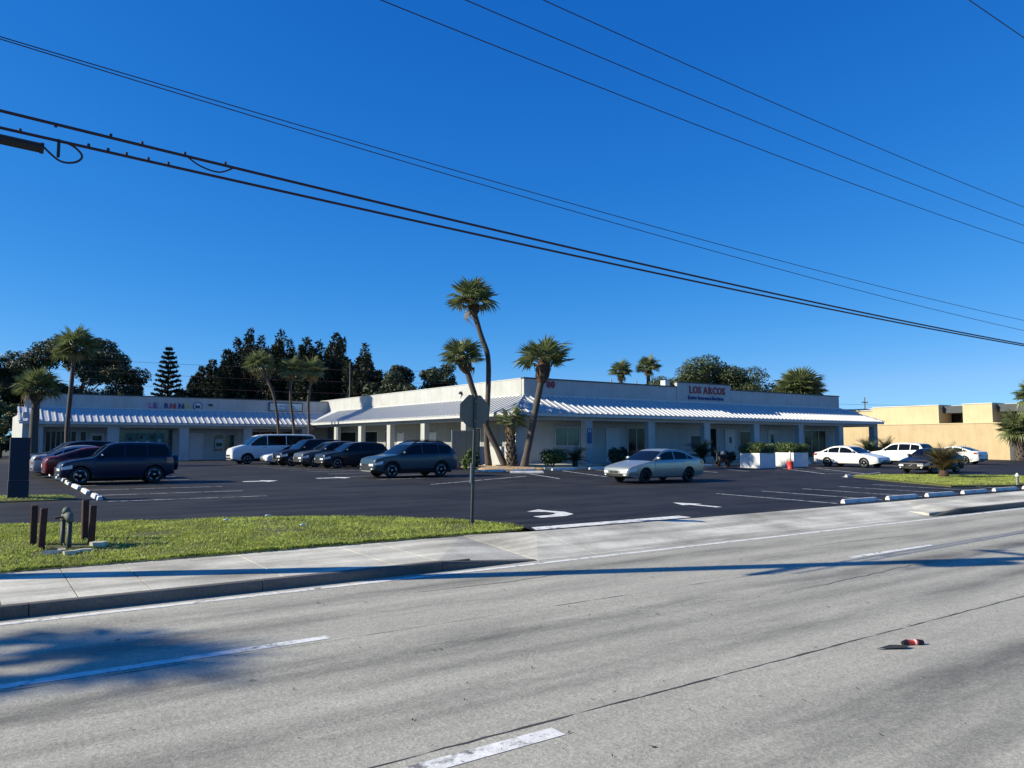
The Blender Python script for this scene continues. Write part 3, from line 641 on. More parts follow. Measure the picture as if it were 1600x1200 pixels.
_b['top'] = [(x * _f, z) for x, z in _b['top']]; _b['fo'] = .70; _b['wb'] = 2.72
def make_car(kind, name, label, cat, loc, heading, body, scale=1.0, clad=None, darkrim=False, group='cars parked around the plaza', roofrack=False, spare=False, plate_front=False, grille='dark'):
    p = PROF[kind]; L, Wd, wb, fo, rw = p['L'], p['W'], p['wb'], p['fo'], p['rw']; hw = Wd / 2
    root = thing(name, label, cat, loc, heading, group); root.scale = (scale,) * 3
    xw = (fo, fo + wb); ra = rw * 1.13; cx = L / 2
    tx = np.array([a for a, _ in p['top']]); tz = np.array([c for _, c in p['top']])
    gx = np.linspace(0, L, 400); gz = np.interp(gx, tx, tz); ker = np.hanning(15); ker /= ker.sum(); gs = np.convolve(np.pad(gz, 7, 'edge'), ker, 'valid')
    wgt = np.clip(np.minimum(gx, L - gx) / .25, 0, 1); gz = gz * (1 - wgt) + gs * wgt
    zt = lambda x: float(np.interp(x, gx, gz))
    belt = lambda x: p['belt'][0] + (p['belt'][1] - p['belt'][0]) * x / L
    wx_, wy_ = [0, .04, .12, .3, .6, 1.0, L * .5, L - .9, L - .45, L - .15, L - .05, L], [.80, .86, .91, .955, .985, 1, 1, 1, .985, .95, .90, .84]
    wf_ = lambda x: float(np.interp(x, wx_, wy_))
    def ysurf(x, z):
        b_ = belt(x); zm = b_ * .72
        if z <= b_: g_ = 1 - .10 * ((z - zm) / .75) ** 2 - (.035 if z < .42 else 0) * min(1, (.42 - z) / .1 if z < .42 else 0)
        else: g_ = 1 - .10 * ((b_ - zm) / .75) ** 2 - p['tum'] * (z - b_) / hw - .015
        return hw * wf_(x) * g_
    def zbot(x):
        z = p['sill'] + (.10 * max(0, (.5 - x) / .5) + .12 * max(0, (x - L + .5) / .5))
        for c in xw:
            if abs(x - c) < ra: z = max(z, rw + math.sqrt(ra * ra - (x - c) ** 2))
        return z
    st = set([0, .012, .03, .07, .12, .2, .3, .45, L - .012, L - .03, L - .07, L - .14, L - .25, L - .4] + list(np.linspace(.5, L - .5, 26)) + list(p['ws']) + list(p['rg']))
    for c in xw: st |= {c + ra * math.cos(a) for a in np.linspace(0, math.pi, 13)} | {c - ra - .004, c + ra + .004}
    st = sorted(st); st = [s for i, s in enumerate(st) if i == 0 or s - st[i - 1] > .003]
    NS, NA, NT = 9, 3, 5
    def section(x):
        zb, zc = zbot(x), zt(x); rr = min(.085, (zc - zb) * .25); ze = max(zc - rr, zb + .03); out = []
        b_ = belt(x)
        if ze > b_ + .05: zz = list(np.linspace(zb, b_ - .012, 6)) + [b_ + .006] + list(np.linspace(b_ + .03, ze, 2 + 1))[0:3]
        else: zz = list(np.linspace(zb, ze, 9))
        zz = zz[:9]; zz[8] = ze
        for z in zz: out.append((ysurf(x, z), z))
        ye = out[-1][0]; cr = .035
        for k in range(1, NA + 1):
            a = math.pi / 2 * k / NA; out.append((ye - rr * .9 * (1 - math.cos(a)), ze + (rr - cr * .5) * math.sin(a)))
        yt, z0 = out[-1]
        for k in range(1, NT + 1): t = 1 - k / NT; out.append((yt * t, z0 + cr * .5 * (1 - t * t)))
        return out
    secs = [section(x) for x in st]; n = len(secs[0]); V = []; 
    for x, s in zip(st, secs):
        V += [(x - cx, y, z) for y, z in s] + [(x - cx, -y, z) for y, z in s]
    B = {'body': [], 'windshield': [], 'rear_window': []}
    topj = NS + NA - 2
    for i in range(len(st) - 1):
        xm = (st[i] + st[i + 1]) / 2
        for side in (0, 1):
            for j in range(n - 1):
                a, b_, c, d = (2 * i + side) * n + j, (2 * i + 2 + side) * n + j, (2 * i + 2 + side) * n + j + 1, (2 * i + side) * n + j + 1
                f_ = (a, b_, c, d) if side == 1 else (d, c, b_, a); key = 'body'
                if j >= topj and p['ws'][0] < xm < p['ws'][1]: key = 'windshield'
                if j >= topj and p['rg'][0] < xm < p['rg'][1]: key = 'rear_window'
                B[key].append(f_)
    # front and rear caps, bulged in plan
    BF, BR = .11, .07
    def cap(i, sgn, bul):
        base = len(V); sct = secs[i]; x = st[i]; cols_ = [1, .72, .4, 0, -.4, -.72, -1]
        for t in cols_: 
            for y, z in sct[:NS + NA]: V.append((x - cx + sgn * bul * (1 - t * t), y * t, z))
        m_ = NS + NA
        for q in range(6):
            for j in range(m_ - 1):
                f_ = (base + q * m_ + j, base + q * m_ + j + 1, base + (q + 1) * m_ + j + 1, base + (q + 1) * m_ + j); B['body'].append(f_ if sgn > 0 else f_[::-1])
            a0, b0 = base + q * m_ + m_ - 1, base + (q + 1) * m_ + m_ - 1
            B['body'].append((a0, len(V), b0) if sgn > 0 else (b0, len(V), a0))
        V.append((x - cx, 0, sct[-1][1]))
    cap(0, -1, BF); cap(len(st) - 1, 1, BR)
    def emit(nm, faces, m, parent):
        idx = sorted({i for f_ in faces for i in f_}); mp = {a: k for k, a in enumerate(idx)}
        b = MB(); b.v = [V[i] for i in idx]; b.f = [tuple(mp[i] for i in f_) for f_ in faces]; o = b.build(nm, m, parent, True)
        return o
    bo = emit('body', B['body'], body, root); emit('windshield', B['windshield'], M_cglass, root); emit('rear_window', B['rear_window'], M_cglass, root)
    # dark underbody and wheel wells
    u = MB(); u.box(.5 - cx, L - .3 - cx, -hw + .26, hw - .26, .20, .62); u.build('underbody', M_hub, root)
    # surface patches on the flanks
    def patch(nm, m, x0, x1, zl, zh, off=.004, nx=8, parent=root, sides=(1, -1)):
        b = MB()
        for s in sides:
            o0 = len(b.v); k = 0; xs_ = np.linspace(x0, x1, nx + 1)
            for x in xs_:
                lo, hi = zl(x), zh(x)
                for t in (0, .5, 1): z = lo + (hi - lo) * t; b.v.append((x - cx, s * (ysurf(x, z) + off), z))
            for i in range(nx):
                for j in (0, 1):
                    a = o0 + i * 3 + j; f_ = (a, a + 3, a + 4, a + 1); b.f.append(f_ if s < 0 else f_[::-1])
        return b.build(nm, m, parent, True)
    wtop = lambda x: max(zt(x) - .115, belt(x) + .028); wlo = lambda x: belt(x) + .025
    x0, x1 = p['win']
    for a, c in ((x0, p['bp'] - .03), (p['bp'] + .03, p['cp'] - .02), (p['cp'] + .03, x1)):
        for s in (1, -1): patch('side_window', M_cglass, a, c, wlo, wtop, .005, 10, sides=(s,))
    for xx in (p['win'][0] + .02, p['bp'] , p['cp'] - .1 if kind != 'van' else 3.7):
        patch('door_seam', M_black, xx - .006, xx + .006, lambda x: p['sill'] + .1, lambda x: belt(x) - .005, .003, 1)
    for xx in (p['bp'] - .22, p['cp'] - .25):
        for s in (1, -1):
            b = MB(); y = ysurf(xx, belt(xx) - .1); b.bbox(xx - .11 - cx, xx + .11 - cx, y - .01, y + .03, belt(xx) - .125, belt(xx) - .095, .008) if s > 0 else b.bbox(xx - .11 - cx, xx + .11 - cx, -y - .03, -y + .01, belt(xx) - .125, belt(xx) - .095, .008)
            b.build('door_handle', body if kind != 'van' else M_black, root)
    for s in (1, -1): patch('window_trim', M_black if kind != 'sedan' else M_chrome, p['win'][0] + .05, p['win'][1] - .05, lambda x: belt(x) + .006, lambda x: belt(x) + .024, .006, 8, sides=(s,))
    patch('sill_trim', clad or M_black, fo + ra + .02, fo + wb - ra - .02, lambda x: p['sill'] - .01, lambda x: p['sill'] + (.13 if clad else .05), .008, 4)
    if clad:
        for c in xw:
            for s in (1, -1):
                b = MB(); o0 = 0
                for k in range(17):
                    a = math.pi * k / 16
                    for r_ in (ra - .005, ra + .07):
                        x, z = c + r_ * math.cos(a), rw + r_ * math.sin(a); b.v.append((x - cx, s * (ysurf(min(max(x, 0), L), z) + .010), z))
                for k in range(16): q = o0 + 2 * k; f_ = (q, q + 2, q + 3, q + 1); b.f.append(f_ if s > 0 else f_[::-1])
                b.build('arch_trim', clad, root, True)
    # mirrors
    for s in (1, -1):
        b = MB(); xm = p['win'][0] + .17; zm_ = belt(xm) + .11; ym = ysurf(xm, zm_) + .10
        vs = []; 
        b.lathe([(.012, -.11), (.07, -.09), (.085, 0), (.075, .08), (.02, .11)], n=10, axis='y'); b.v = [(v[0] * .75 + xm - cx, v[1] + s * (ym + .02), v[2] * .9 + zm_) for v in b.v]
        b.box(xm - .03 - cx, xm + .03 - cx, min(s * (ym - .13), s * (ym - .04)), max(s * (ym - .13), s * (ym - .04)), zm_ - .06, zm_ - .02)
        b.build('mirror', body if kind != 'van' else M_black, root, True)
    # lights, grille, bumpers on front and rear caps
    def fcap(nm, m, y0, y1, z0, z1, rear=False, off=.006, parent=root, ny=8):
        b = MB(); bul = BR if rear else BF; i = len(st) - 1 if rear else 0
        for q in range(ny + 1):
            y = y0 + (y1 - y0) * q / ny
            for z in (z0, (z0 + z1) / 2, z1):
                yc = ysurf(st[i], z); t = max(-1, min(1, y / yc)); x = st[i] - cx + (1 if rear else -1) * (bul * (1 - t * t) + off); b.v.append((x, y, z))
        for q in range(ny):
            for j in (0, 1): a = q * 3 + j; f_ = (a, a + 3, a + 4, a + 1); b.f.append(f_ if rear else f_[::-1])
        return b.build(nm, m, parent, True)
    z1 = p['top'][0][1]; yf = ysurf(0, z1 - .1)
    hz = z1 - .02
    for s in (1, -1):
        patch('headlight', M_head, .035, .42, lambda x: hz - .09 + .14 * x, lambda x: min(zt(x) - .07, hz + .02 + .22 * x), .006, 6, sides=(s,))
        fcap('headlight', M_head, *sorted((s * yf * .56, s * yf * .99)), hz - .12, hz - .02)
        fcap('fog_lamp', M_head, *sorted((s * yf * .78, s * yf * .92)), p['sill'] + .11, p['sill'] + .17, off=.012)
    g_m = M_black if grille == 'dark' else M_chrome
    gw = .36 if kind in ('sedan', 'fast') else .55; fcap('grille', g_m, -yf * gw, yf * gw, hz - (.12 if gw < .5 else .16), hz - .03, ny=10); fcap('badge', M_chrome, -.05, .05, hz - .10, hz - .05, off=.012, ny=2)
    fcap('lower_intake', M_black, -yf * .7, yf * .7, p['sill'] + .08, p['sill'] + .20, ny=10)
    if clad: fcap('skid_plate', M_galv, -yf * .75, yf * .75, p['sill'] + .02, p['sill'] + .07, ny=10)
    rz_ = p['top'][-1][1]; yr = ysurf(L, rz_ - .1)
    for s in (1, -1):
        patch('taillight', M_tail, L - .33, L - .03, lambda x: rz_ + (.02 if kind in ('sedan', 'fast') else .12), lambda x: min(zt(x) - .09, rz_ + (.18 if kind in ('sedan', 'fast') else .36)) if kind != 'van' else rz_ + .55, .006, 4, sides=(s,))
        fcap('taillight', M_tail, *sorted((s * yr * .66, s * yr * .98)), rz_ - .16, rz_ - .03, True)
    fcap('number_plate', M_plate, -.16, .16, rz_ - .22, rz_ - .07, True, .012, ny=2)
    if plate_front: fcap('number_plate', M_plate, -.16, .16, hz - .30, hz - .18, False, .012, ny=2)
    fcap('rear_bumper_trim', M_black, -yr * .9, yr * .9, p['sill'] + .14, p['sill'] + .24, True, ny=10)
    if roofrack:
        for s in (1, -1):
            b = MB(); pts = [(x - cx, s * (ysurf(x, zt(x) - .1) - .05), zt(x) + (.045 if 0 < k < 5 else -.01)) for k, x in enumerate(np.linspace(p['ws'][1] + .15, p['rg'][0] - .15, 6))]; b.tube(pts, .018, 6); b.build('roof_rail', M_black, root)
    if spare:
        b = MB(); b.lathe([(.1, -.09), (.30, -.10), (.335, -.05), (.335, .08), (.2, .1)], n=22, axis='y'); b.v = [(L - cx + .16 + v[1], v[0], v[2] + .82) for v in b.v]; b.build('spare_wheel_cover', body, root, True)
    # wiper cowl line and antenna omitted; wheels
    for c in xw:
        for s in (1, -1):
            wv = obj('wheel', WT, root, (c - cx, s * (hw - .125), rw)); wv.scale = (rw, 1, rw)
            if s > 0: wv.rotation_euler = (0, 0, math.pi)
            r_ = obj('rim', WR[darkrim], wv); d_ = obj('brake_disc', WB, wv)
    return root
PI = math.pi
def carat(x, y): return (x, y, zlot(y))
# nose of every car points along local -X: heading 0 = towards -X, pi/2 = towards -Y, -pi/2 = towards +Y, pi = towards +X
p_navy = paint('navy', (.008, .016, .045)); p_slate = paint('slate', (.035, .065, .085)); p_silver = paint('silver', (.36, .385, .36), .55, .3); p_white = paint('white', (.70, .70, .68), 0)
p_red = paint('red', (.13, .008, .012)); p_black = paint('black', (.008, .008, .010)); p_grey = paint('grey', (.085, .095, .10)); p_dgrey = paint('dark_grey', (.022, .026, .034)); p_lsil = paint('light_silver', (.40, .40, .41), .55)
make_car('boxy', 'parked_suv', 'dark navy blue boxy SUV with alloy wheels nearest the dark sign pillar', 'car', carat(5.05, 35.2), 0, p_navy, .98, clad=None, spare=True)
make_car('fast', 'parked_sedan', 'dark red sedan parked behind the navy SUV', 'car', carat(5.05, 38.5), PI, p_red)
make_car('sedan', 'parked_sedan', 'silver sedan between the red sedan and the dark cars on the left', 'car', carat(4.85, 41.4), PI, p_lsil)
make_car('suv', 'parked_suv', 'black hatchback SUV near the left end, by the thin left palm', 'car', carat(4.6, 44.6), 0, p_black)
make_car('suv', 'parked_suv', 'black car farthest back in the left row', 'car', carat(4.7, 48.0), 0, p_dgrey)
make_car('van', 'passenger_van', 'white passenger van with dark window band before the rear wing', 'van', carat(18.9, 58.3), 0, p_white, 1.05, clad=M_black)
make_car('sedan', 'parked_sedan', 'small white car nose showing between white van and black SUV', 'car', carat(19.6, 54.9), 0, p_white)
make_car('boxy', 'parked_suv', 'tall black SUV with bright headlights beside the white van', 'car', carat(19.3, 51.6), 0, p_black, 1.08, grille='chrome')
make_car('suv', 'parked_suv', 'light grey crossover between the black SUV and the dark grey crossover', 'car', carat(19.6, 48.4), 0, p_grey)
make_car('suv', 'parked_suv', 'dark grey crossover in the middle of the wing row', 'car', carat(19.8, 45.4), 0, p_dgrey, .97)
make_car('boxy', 'parked_suv', 'dark navy SUV half hidden behind the slate blue crossover', 'car', carat(21.8, 41.2), 0, paint('ink', (.010, .013, .03)), roofrack=True, plate_front=True)
make_car('suv', 'parked_suv', 'slate blue crossover with grey nose left of the leaning palms', 'car', carat(17.8, 33.95), 0, p_slate, 1.0, clad=M_black, roofrack=True)
make_car('sedan', 'parked_sedan', 'silver sedan with dark wheels standing alone before the front arcade', 'car', carat(25.5, 24.95), 0, p_silver, darkrim=True)
make_car('sedan', 'parked_sedan', 'white sedan with its nose to the road right of the planters', 'car', carat(50.45, 30.5), PI / 2, p_white)
make_car('suv', 'parked_suv', 'white crossover parked tail to the road before the beige wall', 'car', carat(58.0, 31.0), -PI / 2, p_white)
make_car('sedan', 'parked_sedan', 'black sedan behind the spiky cycad', 'car', carat(46.4, 23.0), 0, p_black, .98)
make_car('fast', 'parked_sedan', 'white sedan with dark tail at the right end of the lot', 'car', carat(64.0, 30.1), -PI / 2, p_white)

def dirp(px, d):  # ground point in the direction of a bearing (degrees right of the view axis) at depth d
    a = R(px) + R(35.2); q = d / math.cos(R(px)); return (q * math.sin(a), q * math.cos(a), 0)
# ------------------------------------------------------------------ palms
def fan_frond(seed, nseg=20, droop=.35, pet=.42):
    """fan palm leaf of length 1: stalk along +X, pleated blades radiating from its end"""
    rd = random.Random(seed); b = MB()
    b.tube([(0, 0, 0), (pet * .5, 0, .03), (pet, 0, .02)], [.018, .012, .010], 4)
    for i in range(nseg):
        a = R(-118 + 236 * i / (nseg - 1)) + rd.uniform(-.05, .05); ln = (1 - pet) * (.80 + .2 * math.cos(a)) * rd.uniform(.85, 1.08); c, s = math.cos(a), math.sin(a)
        wv = .032; px, py = -s * wv, c * wv; fold = .02
        d1, d2 = -.03 - .08 * droop * rd.uniform(.5, 1.5), -droop * ln * rd.uniform(.6, 1.3)
        o = Vector((pet, 0, .02)); m1 = o + Vector((c * ln * .55, s * ln * .55, d1)); t1 = o + Vector((c * ln * .93, s * ln * .93, d2))
        b.add([o, m1 + Vector((px, py, fold)), m1 + Vector((0, 0, -fold * .3)), m1 - Vector((px, py, -fold)), t1], [(0, 2, 1), (0, 3, 2), (1, 2, 4), (2, 3, 4)])
    return b
FR = [fan_frond(k, 20, .12 + .13 * k).mesh('frond', M_frond) for k in range(3)]
FD = [fan_frond(9, 14, .8).mesh('dry_frond', M_frond2)]
def palm(name, label, base, pts, rads, crown, r, nf=34, collar=None, seed=1, dry=5, group=None, low=-.35, boots=None):
    """pts: (sideways, height) of the trunk in the plane facing the road; crown: its centre"""
    rd = random.Random(seed); root = thing(name, label, 'palm tree', base, 0, group)
    Rv = Vector((.817, -.576, 0)); P3 = [Rv * a + Vector((0, 0, h)) for a, h in pts]
    # smooth the trunk polyline
    Q = []; RR = []
    for i in range(len(P3) - 1):
        p0, p1, p2, p3 = P3[max(i - 1, 0)], P3[i], P3[i + 1], P3[min(i + 2, len(P3) - 1)]
        for t in (0, .25, .5, .75):
            Q.append(.5 * (2 * p1 + (p2 - p0) * t + (2 * p0 - 5 * p1 + 4 * p2 - p3) * t * t + (3 * p1 - p0 - 3 * p2 + p3) * t ** 3)); RR.append((rads[i] * (1 - t) + rads[i + 1] * t) * rd.uniform(.94, 1.06))
    Q.append(P3[-1]); RR.append(rads[-1])
    b = MB(); b.tube([(q.x, q.y, q.z - (.15 if k == 0 else 0)) for k, q in enumerate(Q)], RR, 10); b.build('trunk', M_trunk, root, True)
    cc = Rv * crown[0] + Vector((0, 0, crown[1])); top = P3[-1]
    if collar:
        b = MB(); d = (top - P3[-2]).normalized(); ln = collar[1]
        b.tube([top - d * ln * .55, top - d * ln * .3, top, top + d * ln * .3, top + d * ln * .5], [collar[0] * .62, collar[0], collar[0] * 1.05, collar[0] * .8, collar[0] * .4], 10)
        for k in range(46):   # leaf-base stubs
            a = rd.uniform(0, 6.28); t = rd.uniform(-.5, .4); rr = collar[0] * rd.uniform(.85, 1.0); o = top + d * ln * t + Vector((math.cos(a) * rr, math.sin(a) * rr, 0)); e = o + Vector((math.cos(a) * .10, math.sin(a) * .10, .11)) * rd.uniform(.7, 1.3); b.tube([o, e], [.035, .018], 4)
        b.build('boot_collar', M_boot, root)
    if boots:
        b = MB(); n_ = int(boots * 30)
        for k in range(n_):
            h = boots * k / n_; a = k * 2.4; i = min(int(len(Q) * h / max(P3[-1].z, .1)), len(Q) - 1); q = Q[i]; rr = RR[i]
            o = Vector((q.x + math.cos(a) * rr * .9, q.y + math.sin(a) * rr * .9, h)); e = o + Vector((math.cos(a) * .13, math.sin(a) * .13, .2)); b.tube([o, e], [.06, .025], 4)
        b.build('leaf_boots', M_boot, root)
    for k in range(nf + dry):
        isd = k >= nf; t = (k + .5) / nf if not isd else 1
        el = math.asin(max(-1, min(1, 1 - (1 - low) * t))) if not isd else R(rd.uniform(-65, -35))
        az = k * 2.39996 + rd.uniform(-.25, .25); o = obj('frond' if not isd else 'dry_frond', (FD if isd else FR)[k % (1 if isd else 3)], root)
        s = r * rd.uniform(.88, 1.12) * (1.0 if not isd else .8)
        o.location = top * .75 + cc * .25 if collar else top; o.scale = (s, s, s)
        o.rotation_euler = Euler((rd.uniform(-.5, .5), -el - (0 if el < .8 else 0), az), 'XYZ')
    return root
gp = 'leaning cabbage palms at the plaza corner'
palm('cabbage_palm', 'tallest cabbage palm with curving trunk in the corner palm group', (27.0, 40.8, .68), [(0, 0), (-.14, 1.3), (-.16, 2.6), (-.05, 5.0), (-.08, 6.9), (-.5, 8.2), (-.95, 9.7), (-1.05, 10.3)], [.23, .17, .16, .16, .16, .16, .17, .17], (-1.15, 11.0), 1.95, 30, (.33, 1.3), 3, 1, gp, -.2)
palm('cabbage_palm', 'cabbage palm leaning left behind the stop sign back', (27.2, 39.3, .66), [(0, 0), (-.5, 1.1), (-1.0, 2.1), (-1.6, 3.6), (-2.05, 4.9), (-2.4, 6.0), (-2.6, 6.5)], [.24, .19, .18, .17, .17, .18, .18], (-2.8, 7.2), 1.65, 26, (.40, 1.3), 4, 1, gp, -.2)
palm('cabbage_palm', 'short cabbage palm with shaggy trunk between the leaning palms', (27.3, 38.7, .66), [(0, 0), (-.05, 1.2), (-.08, 2.3), (-.05, 2.8)], [.26, .24, .22, .2], (0, 3.1), 1.25, 14, None, 5, 4, gp, -.35, boots=2.5)
palm('cabbage_palm', 'cabbage palm leaning right with bulky collar before the house number', (27.7, 38.0, .66), [(0, 0), (.18, .9), (.42, 2.0), (.85, 4.2), (1.12, 5.5), (1.18, 6.0)], [.26, .21, .19, .19, .2, .19], (1.3, 6.9), 2.15, 20, (.42, 1.6), 6, 0, gp, .12)
gl = 'palms before the rear wing'
palm('cabbage_palm', 'tall straight palm rising above the parked cars at far left', (5.8, 62, .5), [(0, 0), (-.1, 2.5), (.05, 5.5), (.2, 8.3)], [.2, .16, .15, .15], (.25, 8.9), 1.8, 36, None, 7, 2, gl, -.4)
palm('cabbage_palm', 'short palm with dark collar at the left end of the rear wing', (3.65, 60, .5), [(0, 0), (-.05, 2.3), (0, 4.3), (.02, 5.0)], [.32, .27, .25, .25], (.05, 5.8), 1.65, 30, (.42, 1.2), 8, 2, gl, -.3)
palm('cabbage_palm', 'palm leaning far left before the rear wing, left of its three', (22.7, 68, .5), [(0, 0), (-.1, 2.6), (-.45, 5.2), (-1.0, 6.8), (-1.95, 8.6)], [.17, .14, .13, .13, .13], (-2.1, 9.2), 1.65, 30, None, 9, 3, gl, -.5)
palm('cabbage_palm', 'slim palm with white collar, middle of the three by the rear wing', (24.2, 68.2, .5), [(0, 0), (-.1, 2.5), (-.5, 5.5), (-.45, 8.0)], [.16, .13, .12, .13], (-.6, 8.9), 1.45, 26, (.22, .9), 10, 3, gl, -.5)
palm('cabbage_palm', 'palm nearest the inner corner, right of the three by the rear wing', (25.6, 68.3, .5), [(0, 0), (-.05, 2.5), (-.2, 5.5), (.1, 8.2)], [.17, .14, .13, .13], (.1, 9.0), 1.55, 28, None, 11, 3, gl, -.5)
def far(px_dir, d): return None
gf = 'palms beyond the plaza roof'
palm('cabbage_palm', 'left of two small palms peeping over the front parapet', dirp(8.0, 110), [(0, 0), (.1, 9), (.15, 11.9)], [.3, .26, .3], (.15, 12.9), 2.1, 26, (.45, 1.6), 12, 3, gf, -.3)
palm('cabbage_palm', 'right of two small palms peeping over the front parapet', dirp(10.05, 110), [(0, 0), (0, 9), (.05, 12.6)], [.3, .26, .3], (.05, 13.6), 2.1, 28, (.45, 1.8), 13, 3, gf, -.3)
palm('date_palm', 'big bushy palm crown over the right end of the parapet', (79.9, 54.5, 0), [(0, 0), (0, 4), (0, 8.0)], [.4, .38, .4], (0, 8.4), 3.3, 150, None, 14, 10, gf, -.75)
palm('cabbage_palm', 'tall palm with bare trunk at the right picture edge', (81.5, 31.0, .4), [(0, 0), (.15, 2.2), (-.1, 4.2), (.35, 6.0)], [.24, .2, .18, .18], (.5, 6.7), 2.0, 36, None, 15, 6, 'palms by the beige wall', -.4)
palm('cabbage_palm', 'short stout palm with shaggy trunk against the beige wall corner', (80.3, 31.6, .4), [(0, 0), (0, 1.5), (0, 3.0)], [.5, .46, .42], (0, 3.6), 2.2, 40, None, 16, 6, 'palms by the beige wall', -.5, boots=2.8)
palm('street_palm', 'tall palm on the verge just left of the view', (-21.0, 19.2, .3), [(0, 0), (.1, 6), (0, 12.2)], [.25, .2, .16], (0, 12.6), 1.8, 14, None, 17, 2, None, -.2)
palm('street_palm', 'second palm on the verge left of the view, nearer the road', (-18.6, 14.3, .2), [(0, 0), (.1, 5), (0, 9.6)], [.22, .18, .15], (0, 10), 1.25, 13, None, 18, 2, None, -.2)
# mulch bed under the corner palms with rocks
b = MB(); rim = [(24.6, 36.4), (26.2, 35.9), (27.6, 36.0), (28.2, 36.6), (28.1, 38.6), (27.5, 39.5), (27.45, 44.6), (26.6, 44.4), (25.6, 41), (24.7, 38)]
for s, z in ((1, .50), (.93, .60), (.6, .68)): b.v += [(26.6 + (x - 26.6) * s, 38.8 + (y - 38.8) * s, z) for x, y in rim]
n_ = len(rim)
for k in range(2): b.f += [(k * n_ + i, k * n_ + (i + 1) % n_, (k + 1) * n_ + (i + 1) % n_, (k + 1) * n_ + i) for i in range(n_)]
b.f.append(tuple(range(2 * n_, 3 * n_))); struct(b.build('mulch_bed', M_mulch))
V = []; F = []
for k in range(900):
    i = random.randrange(n_); t = random.random() ** .5; u = random.random(); x = 26.6 + ((rim[i][0] * u + rim[(i + 1) % n_][0] * (1 - u)) - 26.6) * t; y = 38.8 + ((rim[i][1] * u + rim[(i + 1) % n_][1] * (1 - u)) - 38.8) * t
    z = .60 + .08 * (1 - t); a = random.uniform(0, 6.28); s = random.uniform(.05, .12); h = random.uniform(.02, .07); c, d = math.cos(a) * s, math.sin(a) * s; o = len(V)
    V += [(x - c, y - d, z), (x + d * .5, y - c * .5, z), (x + c, y + d, z + .01), (x - d * .5, y + c * .5, z), (x, y, z + h)]; F += [(o, o + 1, o + 4), (o + 1, o + 2, o + 4), (o + 2, o + 3, o + 4), (o + 3, o, o + 4)]
ch = obj('wood_chips', np_mesh('wood_chips', V, F, M_mulch)); ch['kind'] = 'stuff'; tag(ch, 'tan wood chip mulch around the corner palms', 'mulch')

# ------------------------------------------------------------------ broadleaf and needle trees
def leaves(cent, rad, n, size, aspect=.55, shell=.55, up=.35):
    """n leaf quads spread through ellipsoids cent[i], rad[i]"""
    cent = np.array(cent, float); rad = np.array(rad, float); k = rng.choice(len(cent), n, p=(rad.prod(1) ** .67) / (rad.prod(1) ** .67).sum())
    d = rng.normal(size=(n, 3)); d /= np.linalg.norm(d, axis=1)[:, None]; q = rng.uniform(shell, 1.06, n)[:, None]
    P_ = cent[k] + d * rad[k] * q
    nn = d + np.array([0, 0, up]) + rng.normal(size=(n, 3)) * .7; nn /= np.linalg.norm(nn, axis=1)[:, None]
    t = np.cross(nn, rng.normal(size=(n, 3))); t /= np.linalg.norm(t, axis=1)[:, None]; u = np.cross(nn, t)
    s = size * rng.uniform(.6, 1.35, n)[:, None]
    V = np.stack([P_ - t * s, P_ - u * s * aspect + nn * s * .15, P_ + t * s, P_ + u * s * aspect + nn * s * .15], 1).reshape(-1, 3)
    return V, np.arange(n * 4).reshape(-1, 4)
def broad_tree(name, label, base, H, rx, nclump, n, size, m, seed, zc=.62, rz=.36, group=None, cl=.34, trunk=.3):
    rd = random.Random(seed); root = thing(name, label, 'tree', base, 0, group); cs = []; rs = []
    for k in range(nclump):
        a = rd.uniform(0, 6.28); e = rd.uniform(-.8, 1); q = rd.uniform(.45, .95) ** .6
        c = (math.cos(a) * rx * q * math.sqrt(1 - e * e * .8), math.sin(a) * rx * q * math.sqrt(1 - e * e * .8), H * zc + e * H * rz * q); cs.append(c)
        s = rx * cl * rd.uniform(.6, 1.15); rs.append((s, s, s * rd.uniform(.55, .8)))
    V, F = leaves(cs, rs, n, size); obj('crown', np_mesh('crown', V, F, m), root)
    b = MB(); b.tube([(0, 0, -.2), (.1, 0, H * .2), (-.1, .1, H * .42)], [trunk * 1.2, trunk, trunk * .8], 8)
    b.build('trunk', M_bark, root, True)
    for c in cs[:10]:
        b = MB(); m_ = Vector((-.1, .1, H * .4)); e = Vector(c); b.tube([m_ - Vector((0, 0, H * .08)), (m_ * .5 + e * .5) + Vector((0, 0, .3)), e], [trunk * .5, trunk * .3, .05], 5); b.build('limb', M_bark, root, True)
    return root
